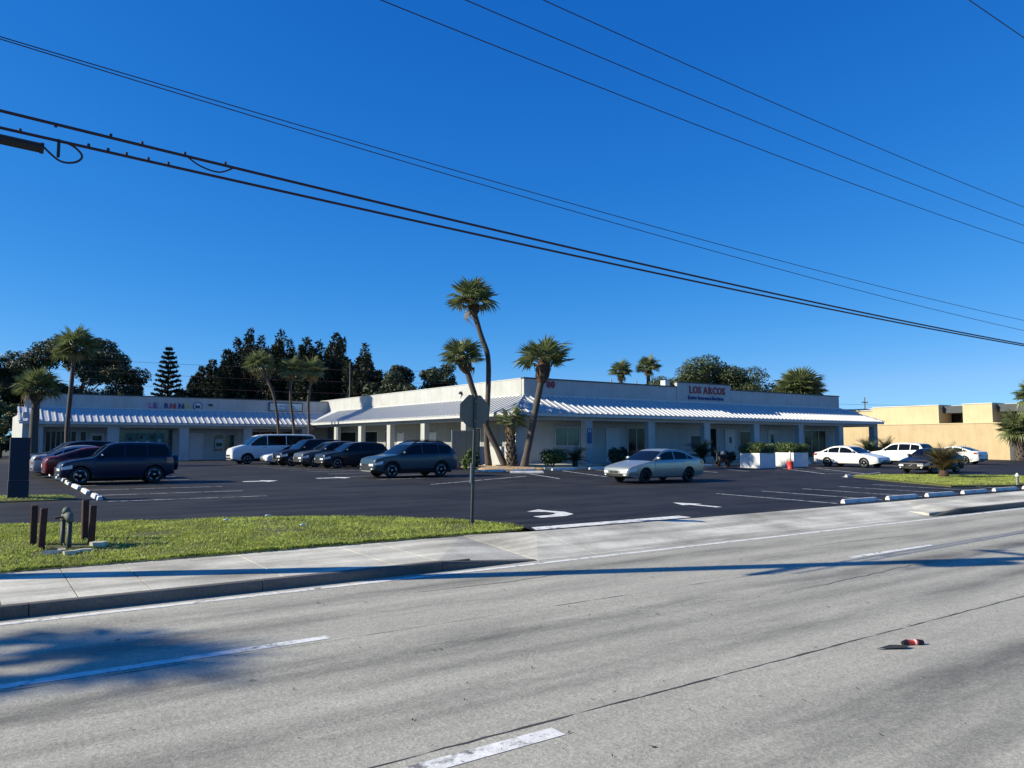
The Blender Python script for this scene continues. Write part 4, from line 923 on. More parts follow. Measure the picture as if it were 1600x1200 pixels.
def she_oak(name, label, base, H, rx, nsp, n, seed, group):
    """tall feathery tree of upward plumes"""
    rd = random.Random(seed); root = thing(name, label, 'tree', base, 0, group); Vs = []; per = n // nsp
    b = MB(); b.tube([(0, 0, -.2), (0, 0, H * .5), (0, 0, H * .9)], [.35, .25, .08], 7); b.build('trunk', M_bark, root, True)
    for k in range(nsp):
        a = k * 2.4 + rd.uniform(-.4, .4); q = rx * ((k + .2) / nsp) ** .75 * rd.uniform(.75, 1.1) if k else 0
        top = H * (1 - .34 * (q / rx) ** 1.3) * rd.uniform(.84, 1.0) if k else H; bot = top * rd.uniform(.12, .40); lean = rd.uniform(.0, .15)
        bx, by = math.cos(a) * q, math.sin(a) * q; w_ = rd.uniform(.75, 1.2) * (.75 + .20 * rx)
        t = rng.random(per) ** .9; z = bot + (top - bot) * t; wd = w_ * np.clip((1 - t) ** .55 * 1.3, .12, 1) * np.clip(t * 4 + .45, 0, 1)
        ang = rng.uniform(0, 6.283, per); rr = wd * np.sqrt(rng.random(per)); ph = rd.uniform(0, 6); gap = .82 + .34 * np.sin(t * 17 + ph + 2 * np.sin(ang * 2 + ph))
        P_ = np.c_[bx * (1 + lean * t) + np.cos(ang) * rr * gap + .25 * np.sin(t * 9 + ph), by * (1 + lean * t) + np.sin(ang) * rr * gap, z]
        d = np.c_[np.cos(ang) * .6, np.sin(ang) * .6, rng.uniform(-.3, 1.0, per)] + rng.normal(size=(per, 3)) * .35; d /= np.linalg.norm(d, axis=1)[:, None]
        s = np.cross(d, rng.normal(size=(per, 3))); s /= np.linalg.norm(s, axis=1)[:, None]; ln = rng.uniform(.25, .6, per)[:, None]; wv = rng.uniform(.06, .13, per)[:, None]
        Vs.append(np.stack([P_ - s * wv * .6, P_ + d * ln * .5 - s * wv, P_ + d * ln, P_ + d * ln * .5 + s * wv], 1).reshape(-1, 3))
    V = np.concatenate(Vs); obj('crown', np_mesh('crown', V, np.arange(len(V)).reshape(-1, 4), M_needle), root)
    return root
def pine(name, label, base, H, rx, seed, group):
    rd = random.Random(seed); root = thing(name, label, 'tree', base, 0, group)
    b = MB(); b.tube([(0, 0, -.2), (0, 0, H * .5), (0, 0, H)], [.28, .17, .04], 7); b.build('trunk', M_bark, root, True)
    V = []; tiers = 17
    for k in range(tiers):
        t = k / (tiers - 1); z0 = H * (.28 + .71 * t); ln = rx * (1 - t) ** .75 * rd.uniform(.85, 1.1) + .25; nb = 7
        for j in range(nb):
            a = 2 * math.pi * j / nb + k * .5 + rd.uniform(-.15, .15); ca, sa = math.cos(a), math.sin(a); m_ = int(44 + ln * 44)
            u = rng.random(m_); x = u * ln; zz = z0 + x * .28 - .05 + rng.normal(size=m_) * .05; off = rng.normal(size=m_) * .10
            P_ = np.c_[ca * x - sa * off, sa * x + ca * off, zz]; d = np.c_[ca + rng.normal(size=m_) * .5, sa + rng.normal(size=m_) * .5, .5 + rng.normal(size=m_) * .4]; d /= np.linalg.norm(d, axis=1)[:, None]
            s = np.cross(d, rng.normal(size=(m_, 3))); s /= np.linalg.norm(s, axis=1)[:, None]
            V.append(np.stack([P_ - s * .03, P_ + d * .16 - s * .075, P_ + d * .34, P_ + d * .16 + s * .075], 1).reshape(-1, 3))
    V = np.concatenate(V); obj('crown', np_mesh('crown', V, np.arange(len(V)).reshape(-1, 4), M_needle), root)
    return root
gt = 'trees behind the rear wing'
broad_tree('broadleaf_tree', 'wide dark broadleaf tree behind the left end of the rear wing', dirp(-29.6, 95), 15.2, 7.6, 60, 46000, .17, M_leafA, 21, .60, .36, gt, .26)
broad_tree('broadleaf_tree', 'dark broadleaf tree cut by the left picture edge', dirp(-34.6, 90), 13.2, 5.5, 36, 26000, .17, M_leafA, 22, .55, .40, gt, .32)
broad_tree('broadleaf_tree', 'lower leafy tree at the left edge beside the end wall', dirp(-33.6, 78), 6.5, 2.6, 20, 9000, .15, M_leafB, 23, .5, .42, gt, .40)
pine('norfolk_pine', 'slender tiered pine with gaps between its branches', dirp(-24.1, 105), 15.0, 2.5, 24, gt)
for k, (a, d, H, rx, ns, sd) in enumerate(((-22.0, 100, 11.8, 2.2, 9, 31), (-20.3, 98, 13.8, 1.9, 8, 32), (-18.9, 102, 17.2, 2.4, 11, 33), (-16.9, 100, 16.6, 2.6, 11, 34), (-14.9, 99, 15.6, 2.3, 10, 35), (-13.0, 101, 16.4, 2.4, 11, 36), (-11.0, 98, 14.6, 2.4, 10, 37), (-23.4, 108, 9.4, 2.4, 7, 38), (-25.8, 104, 9.6, 2.4, 7, 39), (-16.0, 108, 13.5, 3.0, 10, 40), (-12.0, 107, 12.5, 3.0, 9, 41))):
    she_oak('she_oak', ('low feathery tree between the tiered pine and the dark grove', 'slim feathery tree at the left of the dark grove', 'tallest feathery tree of the dark grove behind the rear wing', 'feathery tree behind the palm leaning far left', 'feathery tree above the middle slim palm', 'broad-topped feathery tree above the inner corner', 'rounded feathery tree at the right end of the dark grove', 'short feathery tree at the foot of the tiered pine', 'lowest feathery tree left of the tiered pine', 'feathery tree filling the middle of the dark grove from behind', 'feathery tree filling the right of the dark grove from behind')[k], dirp(a, d), H, rx * 1.35, ns + 4, 15000, sd, gt)
for k, (a, d, H, rx) in enumerate(((-21.2, 104, 13.2, 3.0), (-19.6, 106, 16.4, 3.2), (-18.0, 105, 16.6, 3.2), (-16.2, 106, 16.2, 3.2), (-14.2, 106, 16.0, 3.2), (-12.4, 105, 16.4, 3.2), (-10.6, 106, 14.2, 3.2), (-20.4, 110, 14.0, 3.4), (-17.2, 111, 16.0, 3.4), (-13.3, 111, 15.6, 3.4))):
    she_oak('she_oak', 'dark feathery tree in the second rank of the grove, %s from the left' % ('first', 'second', 'fourth', 'sixth', 'eighth', 'ninth', 'tenth', 'third', 'fifth', 'seventh')[k], dirp(a, d), H, rx, 14, 14000, 60 + k, gt)
broad_tree('broadleaf_tree', 'airy broadleaf tree showing over the wing parapet', dirp(-6.7, 92), 12.4, 5.4, 60, 24000, .16, M_leafA, 25, .62, .32, gt, .20)
broad_tree('broadleaf_tree', 'low broadleaf tree filling the gap beside the airy tree', dirp(-9.0, 96), 11.0, 3.8, 26, 12000, .17, M_leafA, 28, .55, .36, gt, .32)
gr_ = 'round trees behind the front roof'
broad_tree('broadleaf_tree', 'tallest round-headed tree behind the red shop lettering', dirp(14.2, 105), 14.0, 5.2, 36, 28000, .15, M_leafB, 26, .60, .34, gr_, .38)
broad_tree('broadleaf_tree', 'round-headed tree right of the red shop lettering', dirp(16.7, 104), 12.2, 5.0, 30, 22000, .15, M_leafB, 27, .60, .34, gr_, .40)
broad_tree('broadleaf_tree', 'round-headed tree left of the red shop lettering', dirp(12.0, 108), 12.4, 4.8, 28, 18000, .15, M_leafB, 29, .60, .34, gr_, .40)
# ------------------------------------------------------------------ shrubs, cycads, planters
def cycad_frond(seed):
    rd = random.Random(seed); b = MB(); pts = [Vector((t, 0, .55 * t - .75 * t * t)) for t in (0, .25, .5, .75, 1)]
    b.tube(pts, [.014, .012, .010, .008, .004], 4)
    for i in range(22):
        t = .12 + .86 * i / 21; p = Vector((t, 0, .55 * t - .75 * t * t)); l = .24 * math.sin(math.pi * min(.12 + t * .86, 1)) + .05
        for s in (1, -1):
            e = p + Vector((.10, s * l, .05)); q = Vector((.013, 0, 0)); b.add([p - q, p + q, e], [(0, 1, 2)])
    return b
CF = [cycad_frond(k) for k in range(2)]; CFm = [c.mesh('frond', M_cyc) for c in CF]; CFy = [c.mesh('frond_gold', mat('cycad_gold', (.15, .105, .04), .5, var=.5, scale=5, trans=.2)) for c in CF]
def cycad(label, loc, r, n, seed, meshes, group='cycads in the plaza beds'):
    rd = random.Random(seed); root = thing('cycad', label, 'cycad', loc, 0, group)
    b = MB(); b.lathe([(.14 * r, -.05), (.17 * r, .12 * r), (.12 * r, .26 * r)], n=10); b.build('stem', M_boot, root)
    for k in range(n):
        o = obj('frond', meshes[k % 2], root, (0, 0, .2 * r)); s = r * rd.uniform(.8, 1.15); o.scale = (s, s, s); o.rotation_euler = (0, -R(rd.uniform(8, 80)), k * 2.4)
    return root
cycad('spiky gold-green cycad on the grass island by the black sedan', (40.3, 19.4, .36), 1.45, 54, 41, [CFy[0], CFm[1]])
cycad('dark cycad beside the hedge left of the first free column', (31.4, 37.6, .62), 1.15, 26, 42, CFm)
cycad('dark cycad behind the silver sedan before the notice board', (43.0, 37.4, .62), 1.5, 28, 43, CFm)
cycad('dark cycad at the far end of the front arcade', (63.3, 36.6, .6), 1.7, 28, 44, CFm)
cycad('second dark cycad at the end column by the white cars', (66.6, 37.0, .6), 1.7, 26, 47, CFm)
def shrub(label, loc, rx, ry, h, n, m, seed, size=.07):
    root = thing('shrub', label, 'shrub', loc, 0, 'shrubs along the front arcade'); rd = random.Random(seed)
    cs = [(rd.uniform(-.6, .6) * rx, rd.uniform(-.6, .6) * ry, h * rd.uniform(.35, .72)) for _ in range(9)]; rs = [(rx * .5, ry * .5, h * .34)] * 9
    V, F = leaves(cs, rs, n, size, .5, .4); obj('foliage', np_mesh('foliage', V, F, m), root)
    b = MB()
    for k in range(4): b.tube([(0, 0, -.05), (rd.uniform(-.3, .3) * rx, rd.uniform(-.3, .3) * ry, h * .5)], [.03, .015], 5)
    b.build('stems', M_bark, root); return root
shrub('low dark hedge shrub right of the leaning corner palm', (29.6, 37.6, .6), 1.0, .7, 1.15, 2600, M_hedge, 51)
shrub('dark broad-leaved shrub beside the white panelled door', (34.9, 37.6, .6), .75, .6, 1.2, 1500, M_leafA, 52, .10)
shrub('small round shrub behind the silver sedan roof', (37.6, 37.6, .6), .7, .6, 1.0, 1500, M_leafA, 53, .09)
shrub('low dark shrub under the cycad right of the notice board', (45.4, 37.3, .6), .8, .6, 1.0, 1500, M_leafA, 54, .09)
shrub('leafy plant with pale flowers beside the wing columns', (22.9, 36.3, .5), .5, .5, 1.35, 1400, M_hedge, 55, .09)
# planting bed kerb in front of the arcade
bed = boxpart('planting_bed', M_soil, None, 28.25, 68.6, 36.75, 38.74, .4, .60); struct(bed)
bk = boxpart('bed_kerb', M_conc, bed, 28.2, 68.7, 36.6, 36.745, .4, .64)
for (x, y, lab) in ((42.95, 32.6, 'white box planter with clipped hedge beside the scooter'), (46.95, 32.85, 'white box planter with clipped hedge nearest the white sedan')):
    z = zlot(y); t = thing('box_planter', lab, 'planter', (x, y, z), 0, 'white box planters')
    b = MB(); s, hh, th = .83, .98, .10; a = .94
    b.box(-s, s, -s * a, -s * a + th, 0, hh); b.box(-s, s, s * a - th, s * a, 0, hh); b.box(-s, -s + th, -s * a + th + .001, s * a - th - .001, 0, hh - .002); b.box(s - th, s, -s * a + th + .001, s * a - th - .001, 0, hh - .002); b.build('box', M_planter, t)
    boxpart('soil', M_soil, t, -s + th, s - th, -s * a + th, s * a - th, .5, hh - .1)
    cs = [(i * .42, j * .42, hh + .30 + random.uniform(-.06, .08)) for i in (-1.4, 0, 1.4) for j in (-1.3, 0, 1.3)]; V, F = leaves(cs, [(.45, .45, .36)] * 9, 9000, .055, .55, .35); obj('hedge', np_mesh('hedge', V, F, M_hedge), t)

# ------------------------------------------------------------------ wheel stops
def stop_mesh(L=1.83):
    b = MB(); prof = [(-.075, 0), (-.07, .06), (-.045, .125), (.045, .125), (.07, .06), (.075, 0)]; n = 6
    for x, s in ((-L / 2, 1), (-L / 2 + .06, 1), (L / 2 - .06, 1), (L / 2, 1)):
        top = .82 if abs(x) > L / 2 - .01 else 1
        b.v += [(x, y, z * top) for y, z in prof]
    for i in range(3): b.f += [(i * n + k, (i + 1) * n + k, (i + 1) * n + (k + 1) % n, i * n + (k + 1) % n)[::-1] for k in range(n)]
    b.f += [tuple(range(n)), tuple(range(4 * n - 1, 3 * n - 1, -1))]
    return b.mesh('wheel_stop', M_stop)
WS = stop_mesh(); ORD = ['nearest', 'second', 'third', 'fourth', 'fifth', 'sixth', 'seventh', 'eighth', 'ninth', 'tenth']
def stop(x, y, rz, label, group): return tag(obj('wheel_stop', WS, None, (x, y, zlot(y) + .001), rz + random.uniform(-.03, .03)), label, 'wheel stop', group)
for k in range(9): stop(3.38, 27.2 + 2.72 * k, R(90) + .03 * (k % 3 - 1), 'white wheel stop in the left row, %s from the dark sign pillar' % ORD[k], 'wheel stops of the left row')
for k in range(7): stop(23.1 + 2.55 * k, 13.72, 0, 'white wheel stop along the pavement, %s from the driveway' % ORD[k], 'wheel stops along the pavement')
for k, (x, y, a, l) in enumerate(((24.0, 36.2, -.5, 'white wheel stop at the left side of the mulch bed'), (25.9, 35.6, .1, 'white wheel stop before the mulch bed'), (24.9, 33.9, -.6, 'skewed white wheel stop standing off before the mulch bed'), (29.1, 35.9, 0, 'white wheel stop before the low hedge shrub'), (32.0, 35.9, 0, 'white wheel stop left of the silver sedan bonnet'), (34.9, 35.9, 0, 'white wheel stop mostly behind the silver sedan'), (41.3, 35.8, 0, 'white wheel stop right of the silver sedan tail'), (52.7, 35.8, 0, 'white wheel stop behind the white sedan tail'), (37.2, 22.7, .2, 'white wheel stop stub at the tip of the grass island'))):
    o = stop(x, y, a, l, 'wheel stops before the front arcade')
    if k == 8: o.scale = (.3, 1, 1)
# ------------------------------------------------------------------ stop sign seen from behind
sg = thing('road_sign', 'stop sign seen from behind with a board below on a dark post', 'sign', (9.62, 15.25, zv(9.6, 15.25) + .02), R(-35.2 - 30))
sg.rotation_euler = (0, R(1.6), R(-35.2 + 30))
b = MB(); b.box(-.03, .03, -.022, .022, -.3, 3.02); b.build('post', M_post, sg)
def octa(r, y0, y1, z, m, nm):
    b = MB(); n = 8; a0 = math.pi / 8
    for y in (y0, y1): b.v += [(r * math.cos(a0 + k * math.pi / 4), y, z + r * math.sin(a0 + k * math.pi / 4)) for k in range(n)]
    b.f = [tuple(range(n)), tuple(range(2 * n - 1, n - 1, -1))] + [(k, n + k, n + (k + 1) % n, (k + 1) % n) for k in range(n)]
    return b.build(nm, m, sg)
octa(.412, .024, .028, 2.62, M_signback, 'stop_plate'); octa(.412, .0285, .031, 2.62, mat('sign_red', (.5, .02, .02), .4), 'stop_face')
for z in (2.4, 2.85):
    b = MB(); b.lathe([(.014, -.032), (.014, -.023)], (0, 0, z), 8, 'y'); b.build('bolt', M_galv, sg)
b = MB(); b.box(-.075, -.032, -.012, .012, .95, 1.4); b.build('pole_sleeve', M_galv, sg)
# grey screen standing before the wing columns
t = thing('utility_screen', 'grey metal utility screen standing beside the leaning palms, behind the sign post', 'screen', (26.75, 43.2, .5))
M_scr = mat('grey_screen', (.17, .195, .19), .7, var=.12, scale=2)
for k in range(2): bboxpart('panel', M_scr, t, -1.06 + 1.07 * k, .0 + 1.06 * k, -.04, .04, .08, 2.38, b=.01)
boxpart('top_rail', M_galv, t, -1.07, 1.07, -.05, .05, 2.385, 2.43); boxpart('base_rail', M_dk, t, -1.07, 1.07, -.045, .045, -.05, .075)
# ------------------------------------------------------------------ sign pillar
t = thing('sign_pillar', 'tall dark blue-grey sign pillar on the grass at the left edge', 'pillar', (1.28, 27.7, zlot(27.7) + .02))
bboxpart('base', M_navy, t, -.22, .32, -.17, .17, 0, .56, b=.01); bboxpart('shaft', M_navy, t, -.21, .31, -.155, .155, .575, 1.86, b=.012)
# ------------------------------------------------------------------ bollards and pipework on the verge
for x, y, h, l in ((1.14, 15.85, .86, 'rusty square bollard at front left of the pipes'), (1.06, 16.45, .86, 'rusty square bollard at back left of the pipes'), (1.93, 16.0, .86, 'rusty square bollard at front right of the pipes'), (1.90, 16.7, .90, 'rusty square bollard at back right of the pipes')):
    o = bboxpart('bollard', M_rust, None, -.055, .055, -.055, .055, -.2, h * .87, b=.012); o.location = (x, y, zv(x, y)); o.rotation_euler = (R(random.uniform(-1.5, 1.5)), R(random.uniform(-2, 2)), random.uniform(-.2, .2)); tag(o, l, 'bollard', 'rusty bollards around the pipes')
t = thing('standpipe', 'dark metal backflow pipes with a grey valve between the rusty bollards', 'valve pipe', (1.52, 15.95, zv(1.5, 15.95)))
part('riser', M_post, t, lambda b: b.tube([(.04, -.12, -.2), (.04, -.12, .50)], .042, 10), True)
part('riser', M_post, t, lambda b: b.tube([(-.03, .22, -.2), (-.03, .22, .48)], .04, 10), True)
vb = part('valve_body', M_signback, t, lambda b: b.tube([(.045, -.17, .50), (.03, -.06, .58), (0, .10, .60), (-.03, .22, .50)], [.055, .075, .075, .05], 10), True)
part('valve_cap', M_signback, vb, lambda b: b.lathe([(.07, 0), (.075, .05), (.05, .10), (.015, .12)], (0, .04, .62), 12), True)
part('handle', M_rust, vb, lambda b: b.tube([(-.02, .0, .57), (-.19, -.03, .55)], .018, 6))
for k, (x, y, z, a) in enumerate(((1.28, 15.35, .02, .3), (1.55, 15.2, .015, .9), (1.75, 15.3, .03, 0.1), (2.02, 15.75, .05, -.3), (1.42, 15.48, .02, 1.4))):
    b = MB(); s = (.15, .20, .13, .15, .11)[k]; pts = [(s * math.cos(q) * random.uniform(.8, 1.1), s * .6 * math.sin(q) * random.uniform(.8, 1.1)) for q in np.linspace(0, 2 * math.pi, 7)[:-1]]; b.poly(pts, -.03, .04 if k != 3 else .08)
    o = b.build('concrete_chunk', M_conc); o.location = (x, y, zv(x, y) + .04); o.rotation_euler = (R(4 * (k - 2)), R(5 - 2 * k), a); tag(o, ('flat pale concrete shard at front left of the pipes', 'longest flat concrete shard before the pipes', 'concrete shard right of the longest one', 'thick pale concrete block beside the front right bollard', 'small concrete shard nearest the pipe foot')[k], 'rubble', 'broken concrete by the pipes')
for k, (x, y) in enumerate(((6.1, 16.6), (4.9, 18.2), (6.0, 19.0 - .3))):
    b = MB(); b.add([(-.07, -.03, 0), (.08, -.02, .0), (.06, .04, .02), (-.05, .05, .01), (0, 0, .03)], [(0, 1, 4), (1, 2, 4), (2, 3, 4), (3, 0, 4)]); o = b.build('litter', M_plate); o.location = (x, y, zv(x, y) + .07); tag(o, ('crumpled white paper in the middle of the verge', 'white scrap on the back of the verge', 'white scrap at the verge edge by the asphalt')[k], 'litter', 'litter on the verge')
# ------------------------------------------------------------------ red bucket post, scooter, white standpipe
t = thing('marker_post', 'white pole standing in a red weighted bucket before the planters', 'post', (42.9, 30.1, zlot(30.1)))
part('bucket', M_red, t, lambda b: b.lathe([(.20, 0), (.22, .05), (.19, .10), (.21, .46), (.23, .50), (.16, .50)], n=18), True)
part('pole', M_stop, t, lambda b: b.lathe([(.055, .45), (.055, 1.10), (.03, 1.13)], n=12), True)
t = thing('scooter', 'dark scooter with a white helmet on top left of the planters', 'scooter', (42.3, 35.0, zlot(35.0)), R(70))
for x in (-.62, .62):
    wv = obj('wheel', WT, t, (x, 0, .25)); wv.scale = (.25, .8, .25)
part('frame', M_black, t, lambda b: b.tube([(-.75, 0, .62), (-.5, 0, .66), (-.2, 0, .45), (.25, 0, .36), (.48, 0, .72), (.42, 0, 1.0)], [.10, .17, .15, .10, .09, .06], 10), True)
part('seat', M_black, t, lambda b: b.bbox(-.80, -.08, -.15, .15, .68, .80, .05))
part('leg_shield', M_dk, t, lambda b: b.bbox(.40, .50, -.2, .2, .35, .95, .04))
part('handlebar', M_galv, t, lambda b: b.tube([(.36, -.34, 1.05), (.42, 0, 1.02), (.36, .34, 1.05)], .02, 6))
part('fork', M_galv, t, lambda b: b.tube([(.45, 0, .9), (.62, 0, .25)], .03, 6))
h = part('helmet', M_stop, None, lambda b: b.lathe([(.10, 0), (.145, .04), (.16, .12), (.14, .21), (.08, .27), (.01, .285)], n=16), True, loc=(0, 0, 0)); h.location = (42.2, 34.85, zlot(35) + .80); tag(h, 'white round helmet resting on the dark scooter', 'helmet')
part('visor', M_cglass, h, lambda b: b.add([(.152 * math.cos(a), .158 * math.sin(a) - .004, z) for z in (.08, .17) for a in np.linspace(-2.2, -.9, 6)], [(i, i + 1, i + 7, i + 6) for i in range(5)]))
t = thing('white_pipe', 'short white capped pipe at the right edge of the grass island', 'pipe', (37.0, 14.75, zlot(14.8) + .05))
part('tube', M_stop, t, lambda b: b.lathe([(.06, -.1), (.06, .34), (.085, .35), (.085, .42), (.04, .46), (.04, .50)], n=14), True)
# ------------------------------------------------------------------ poles and wires
def smooth(P, n=6):
    P = [Vector(p) for p in P]; Q = []
    for i in range(len(P) - 1):
        p0, p1, p2, p3 = P[max(i - 1, 0)], P[i], P[i + 1], P[min(i + 2, len(P) - 1)]
        for k in range(n): t = k / n; Q.append(.5 * (2 * p1 + (p2 - p0) * t + (2 * p0 - 5 * p1 + 4 * p2 - p3) * t * t + (3 * p1 - p0 - 3 * p2 + p3) * t ** 3))
    return Q + [P[-1]]
def wire(label, pts, r, name='overhead_wire', m=M_cable):
    b = MB(); xs_ = [p[0] for p in pts]; X = np.linspace(xs_[0], xs_[-1], 70); cf = np.polyfit(xs_, [p[2] for p in pts], 2); 
    Z = np.polyval(cf, X); Y = np.interp(X, xs_, [p[1] for p in pts]); b.tube(list(zip(X, Y, Z)), r, 6); return tag(b.build(name, m, None, True), label, 'wire', 'overhead wires along the road')
YW_ = 13.3; kz = 13.3 / 12.5
def zz(z): return CAM_H + (z - CAM_H) * kz
wA = [(-.55, YW_, zz(6.76)), (.19, YW_, zz(6.73)), (2.97, YW_, zz(6.57)), (9.38, YW_, zz(6.30)), (18.1, YW_, zz(6.10)), (34.6, YW_, zz(5.86)), (60, YW_, zz(6.1))]
wire('upper thick black telephone cable crossing the sky above its twin', wA, .025)
wB = [(-.55, YW_, zz(6.51)), (.2, YW_, zz(6.48)), (1.45, YW_, zz(6.40)), (9.38, YW_, zz(6.17)), (18.1, YW_, zz(5.99)), (34.6, YW_, zz(5.77)), (60, YW_, zz(6.0))]
wire('lower thick black telephone cable carrying the splice case', wB, .024)
wire('upper thin wire of the pair above the telephone cables', [(-.5, YW_, zz(7.86)), (.14, YW_, zz(7.80)), (3.9, YW_, zz(7.50)), (9.38, YW_, zz(7.23)), (18.2, YW_, zz(6.99)), (34.7, YW_, zz(6.85)), (60, YW_, zz(7.1))], .009)
wire('lower thin wire of the pair above the telephone cables', [(-.5, YW_, zz(7.84)), (.14, YW_, zz(7.76)), (3.9, YW_, zz(7.42)), (9.38, YW_, zz(7.10)), (18.2, YW_, zz(6.75)), (34.7, YW_, zz(6.46)), (60, YW_, zz(6.5))], .009)
for k, (z0, z1, l, dy) in enumerate(((10.96, 10.42, 'lowest of three power wires in the upper right sky', .0), (11.68, 11.18, 'middle of three power wires in the upper right sky', .0), (12.45, 11.95, 'highest of three power wires in the upper right sky', .0))):
    wire(l, [(-.6, 13.5, z0 + .25), (6.6 + 2.2 * k, 13.5, z0), (13.5, 13.5, (z0 + z1) / 2 - .12), (35.7, 13.5, z1), (60, 13.5, z1 + .6)], .012)
wire('lone wire cutting the top right corner of the sky', [(-20, 8, 12.9), (18.8, 8, 12.5), (21.7, 8, 12.48), (60, 8, 13)], .011)
def wz(w_, x): cf = np.polyfit([p[0] for p in w_], [p[2] for p in w_], 2); return float(np.polyval(cf, x))
sp_ = thing('splice_case', 'long black splice case slung under the lower telephone cable', 'cable box', (.25, YW_, wz(wB, .25) - .17))
dzx = wz(wB, .75) - wz(wB, -.25)
part('case', M_rubber, sp_, lambda b: b.tube([(-.75, 0, -dzx * .75), (.50, 0, dzx * .5)], .075, 12))
for x in (-.5, .46): part('end_cap', M_black, sp_, lambda b: b.tube([(x, 0, dzx * x), (x + .05, 0, dzx * (x + .05))], .083, 12))
part('cable_loop', M_cable, sp_, lambda b: b.tube(smooth([(.50, 0, dzx * .5 + .03), (.72, .03, -.15), (.92, .05, -.13), (1.02, .03, -.02), (.9, 0, .10), (.68, -.03, .15)]), .016, 6))
part('strap', M_black, sp_, lambda b: b.bbox(.68, .72, -.05, .05, -.10, .16, .01))
part('hanger', M_cable, sp_, lambda b: b.tube([(-.2, 0, 0), (-.2, 0, .18)], .012, 6))
for k, (x, w_, up) in enumerate(((.45, wB, .02), (1.35, wB, .03), (1.62, wB, .03), (1.88, wB, .03), (2.2, wB, .03), (2.5, wB, .03), (.9, wA, -.02), (1.65, wA, .03), (2.1, wA, .03), (2.75, wA, .03), (3.4, wA, .03))):
    o = part('cable_clamp', M_cable, None, lambda b: b.bbox(-.02, .02, -.018, .018, -.025, .035, .006), loc=(0, 0, 0)); o.location = (x, YW_, wz(w_, x) + up); tag(o, 'small black clamp on the %s telephone cable, %s from the splice case' % ('lower' if w_ is wB else 'upper', ORD[k if k < 6 else k - 6]), 'clamp', 'clamps on the telephone cables')
b = MB(); b.tube(smooth([(2.78, YW_, wz(wA, 2.78)), (3.0, YW_, wz(wA, 3.0) - .11), (3.3, YW_, wz(wA, 3.3) - .14), (3.55, YW_, wz(wA, 3.55))]), .014, 6); tag(b.build('cable_loop', M_cable), 'slack loop hanging below the upper telephone cable', 'cable')
t = thing('utility_pole', 'wooden utility pole on the verge just left of the view', 'utility pole', (-.75, 14.25, .15))
part('pole', M_wood, t, lambda b: b.tube([(0, 0, -.5), (0, 0, 6), (0, 0, 12.9)], [.25, .225, .18], 14), True)
part('crossarm', M_wood, t, lambda b: b.bbox(-.06, .06, -1.25, 1.25, 10.2, 10.34, .01))
for y in (-1.1, -.4, .4, 1.1): part('insulator', M_galv, t, lambda b: b.lathe([(.05, 10.34), (.07, 10.42), (.04, 10.46), (.06, 10.52), (.02, 10.56)], (0, y, 0), 10), True)
part('transformer', M_galv, t, lambda b: b.lathe([(.22, 8.6), (.25, 8.65), (.25, 9.4), (.18, 9.5)], (.05, -.45, 0), 16), True)
# far poles with wires behind the buildings
for (a, d, H, l) in ((24.6, 140, 10.3, 'distant utility pole over the white end of the beige building'), (32.2, 150, 8.6, 'faint distant pole over the beige roof'), (-11.9, 92, 11.8, 'grey pole before the dark grove behind the inner corner')):
    x, y, _ = dirp(a, d); t = thing('utility_pole', l, 'utility pole', (x, y, 0), 0, 'distant utility poles')
    part('pole', M_wood if H < 11 else M_post, t, lambda b: b.tube([(0, 0, -.3), (0, 0, H)], [.15, .10] if H < 11 else [.10, .07], 8), True)
    if H < 11: part('crossarm', M_wood, t, lambda b: b.bbox(-1.0, 1.0, -.06, .06, H - 1.0, H - .85, .01))
def far_wire(a0, a1, d, z0, z1, r, l):
    p0, p1 = Vector(dirp(a0, d)), Vector(dirp(a1, d)); b = MB(); b.tube([(p0.lerp(p1, t).x, p0.lerp(p1, t).y, z0 + (z1 - z0) * t - 1.6 * t * (1 - t)) for t in np.linspace(0, 1, 14)], r, 4); return tag(b.build('distant_wire', M_cable), l, 'wire', 'distant wires behind the trees')
for k in range(3):
    far_wire(-33, -4, 88, 12.2 - 1.35 * k, 10.2 - 1.35 * k, .016, '%s of three faint wires crossing before the dark grove' % ('top', 'middle', 'bottom')[k])
    far_wire(18, 34, 141, 9.6 - .9 * k, 9.0 - .9 * k, .02, '%s of three faint wires at the pole over the beige building' % ('top', 'middle', 'bottom')[k])
far_wire(4, 18, 120, 10.9, 9.3, .02, 'faint wire behind the front parapet')
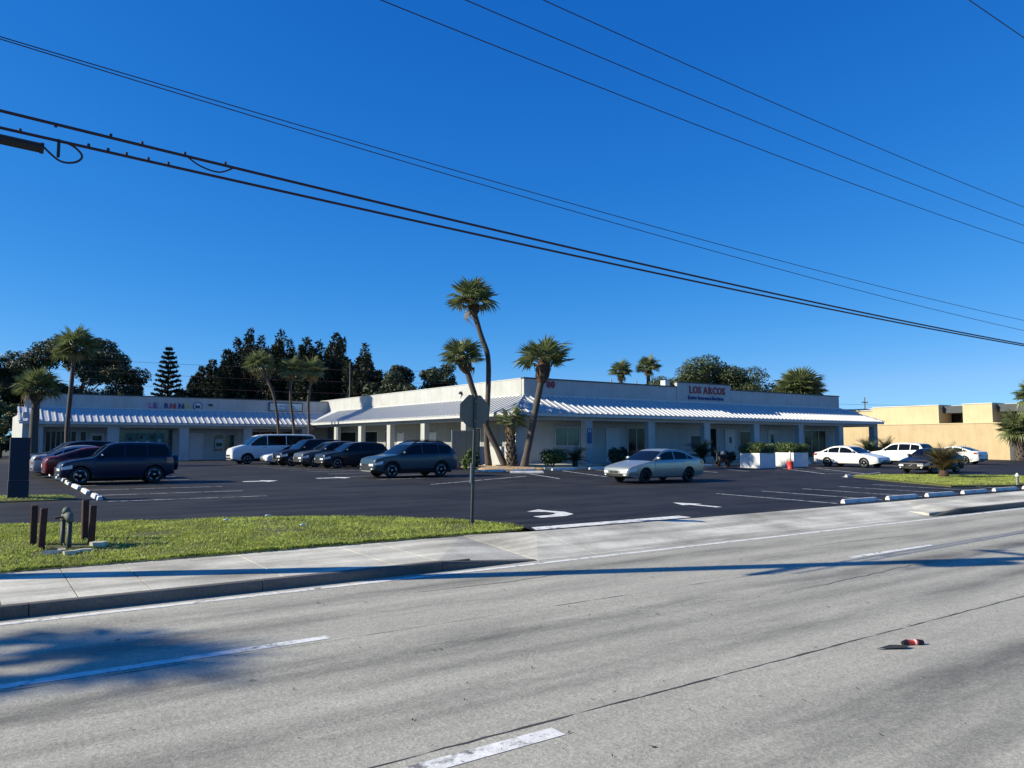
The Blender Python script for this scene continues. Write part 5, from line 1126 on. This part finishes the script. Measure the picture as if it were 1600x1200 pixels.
# ------------------------------------------------------------------ litter on the road
lf = MB(); lf.add([(-.16, 0, .012), (-.05, .055, .02), (.08, .05, .012), (.15, 0, .025), (.07, -.05, .015), (-.06, -.05, .01), (-.26, -.05, .008)], [(0, 5, 4, 3, 2, 1), (0, 6, 5)])
o = lf.build('fallen_leaf', mat('dead_leaf', (.03, .03, .025), .8)); o.location = (8.05, 4.42, .006); o.rotation_euler = (0, 0, R(-32)); tag(o, 'large dark fallen leaf on the road beside the crushed can', 'leaf')
t = thing('crushed_can', 'crushed red and black can lying on the road', 'can', (8.32, 4.40, .0), R(-30))
part('can_body', M_red, t, lambda b: b.tube([(-.06, 0, .03), (0, 0, .022), (.05, 0, .028)], [.030, .024, .030], 10)); part('can_end', M_black, t, lambda b: b.tube([(.052, 0, .028), (.12, .01, .02)], [.032, .026], 10)); part('can_label', M_plate, t, lambda b: b.tube([(.02, 0, .024), (.035, 0, .026)], [.028, .0305], 10)); part('can_end', M_black, t, lambda b: b.tube([(-.12, -.01, .02), (-.062, 0, .03)], [.022, .031], 10))
for k, (x, y, ln) in enumerate(((9.5, 6.9, 5.0), (14.0, 9.6, 6.0), (5.0, 9.9, 4.0), (11.0, 3.4, 4.5), (17.5, 7.4, 6.0))):
    b = MB(); n_ = 40; yy = y; a = random.uniform(-.12, .12)
    for i in range(n_ + 1):
        t = i / n_; xx = x + ln * t; yy += random.uniform(-.03, .03) + a * ln / n_ * .5; wd = .007 * math.sin(math.pi * min(max(t, .05), .95)) + .0015; b.v += [(xx, yy - wd, .0035), (xx + random.uniform(-.02, .02), yy + wd, .0035)]
        if i: b.f.append((2 * i - 2, 2 * i, 2 * i + 1, 2 * i - 1))
    b.build('crack', M_joint, road)
V = []; F = []
for k in range(460):
    x = random.uniform(1, 22); y = random.uniform(2.2, 10.5); a = random.uniform(0, 6.28); s = random.uniform(.009, .026) * (1 if random.random() < .9 else 1.8); c, d = math.cos(a) * s, math.sin(a) * s; o_ = len(V)
    V += [(x - c, y - d, .006), (x + d * .35, y - c * .35, .010), (x + c, y + d, .016), (x - d * .35, y + c * .35, .010)]; F.append((o_, o_ + 1, o_ + 2, o_ + 3))
o = obj('leaf_litter', np_mesh('leaf_litter', V, F, mat('litter_leaf', (.035, .03, .022), .9, var=.4))); o['kind'] = 'stuff'; tag(o, 'tiny dark leaf scraps scattered over the road', 'leaf litter')
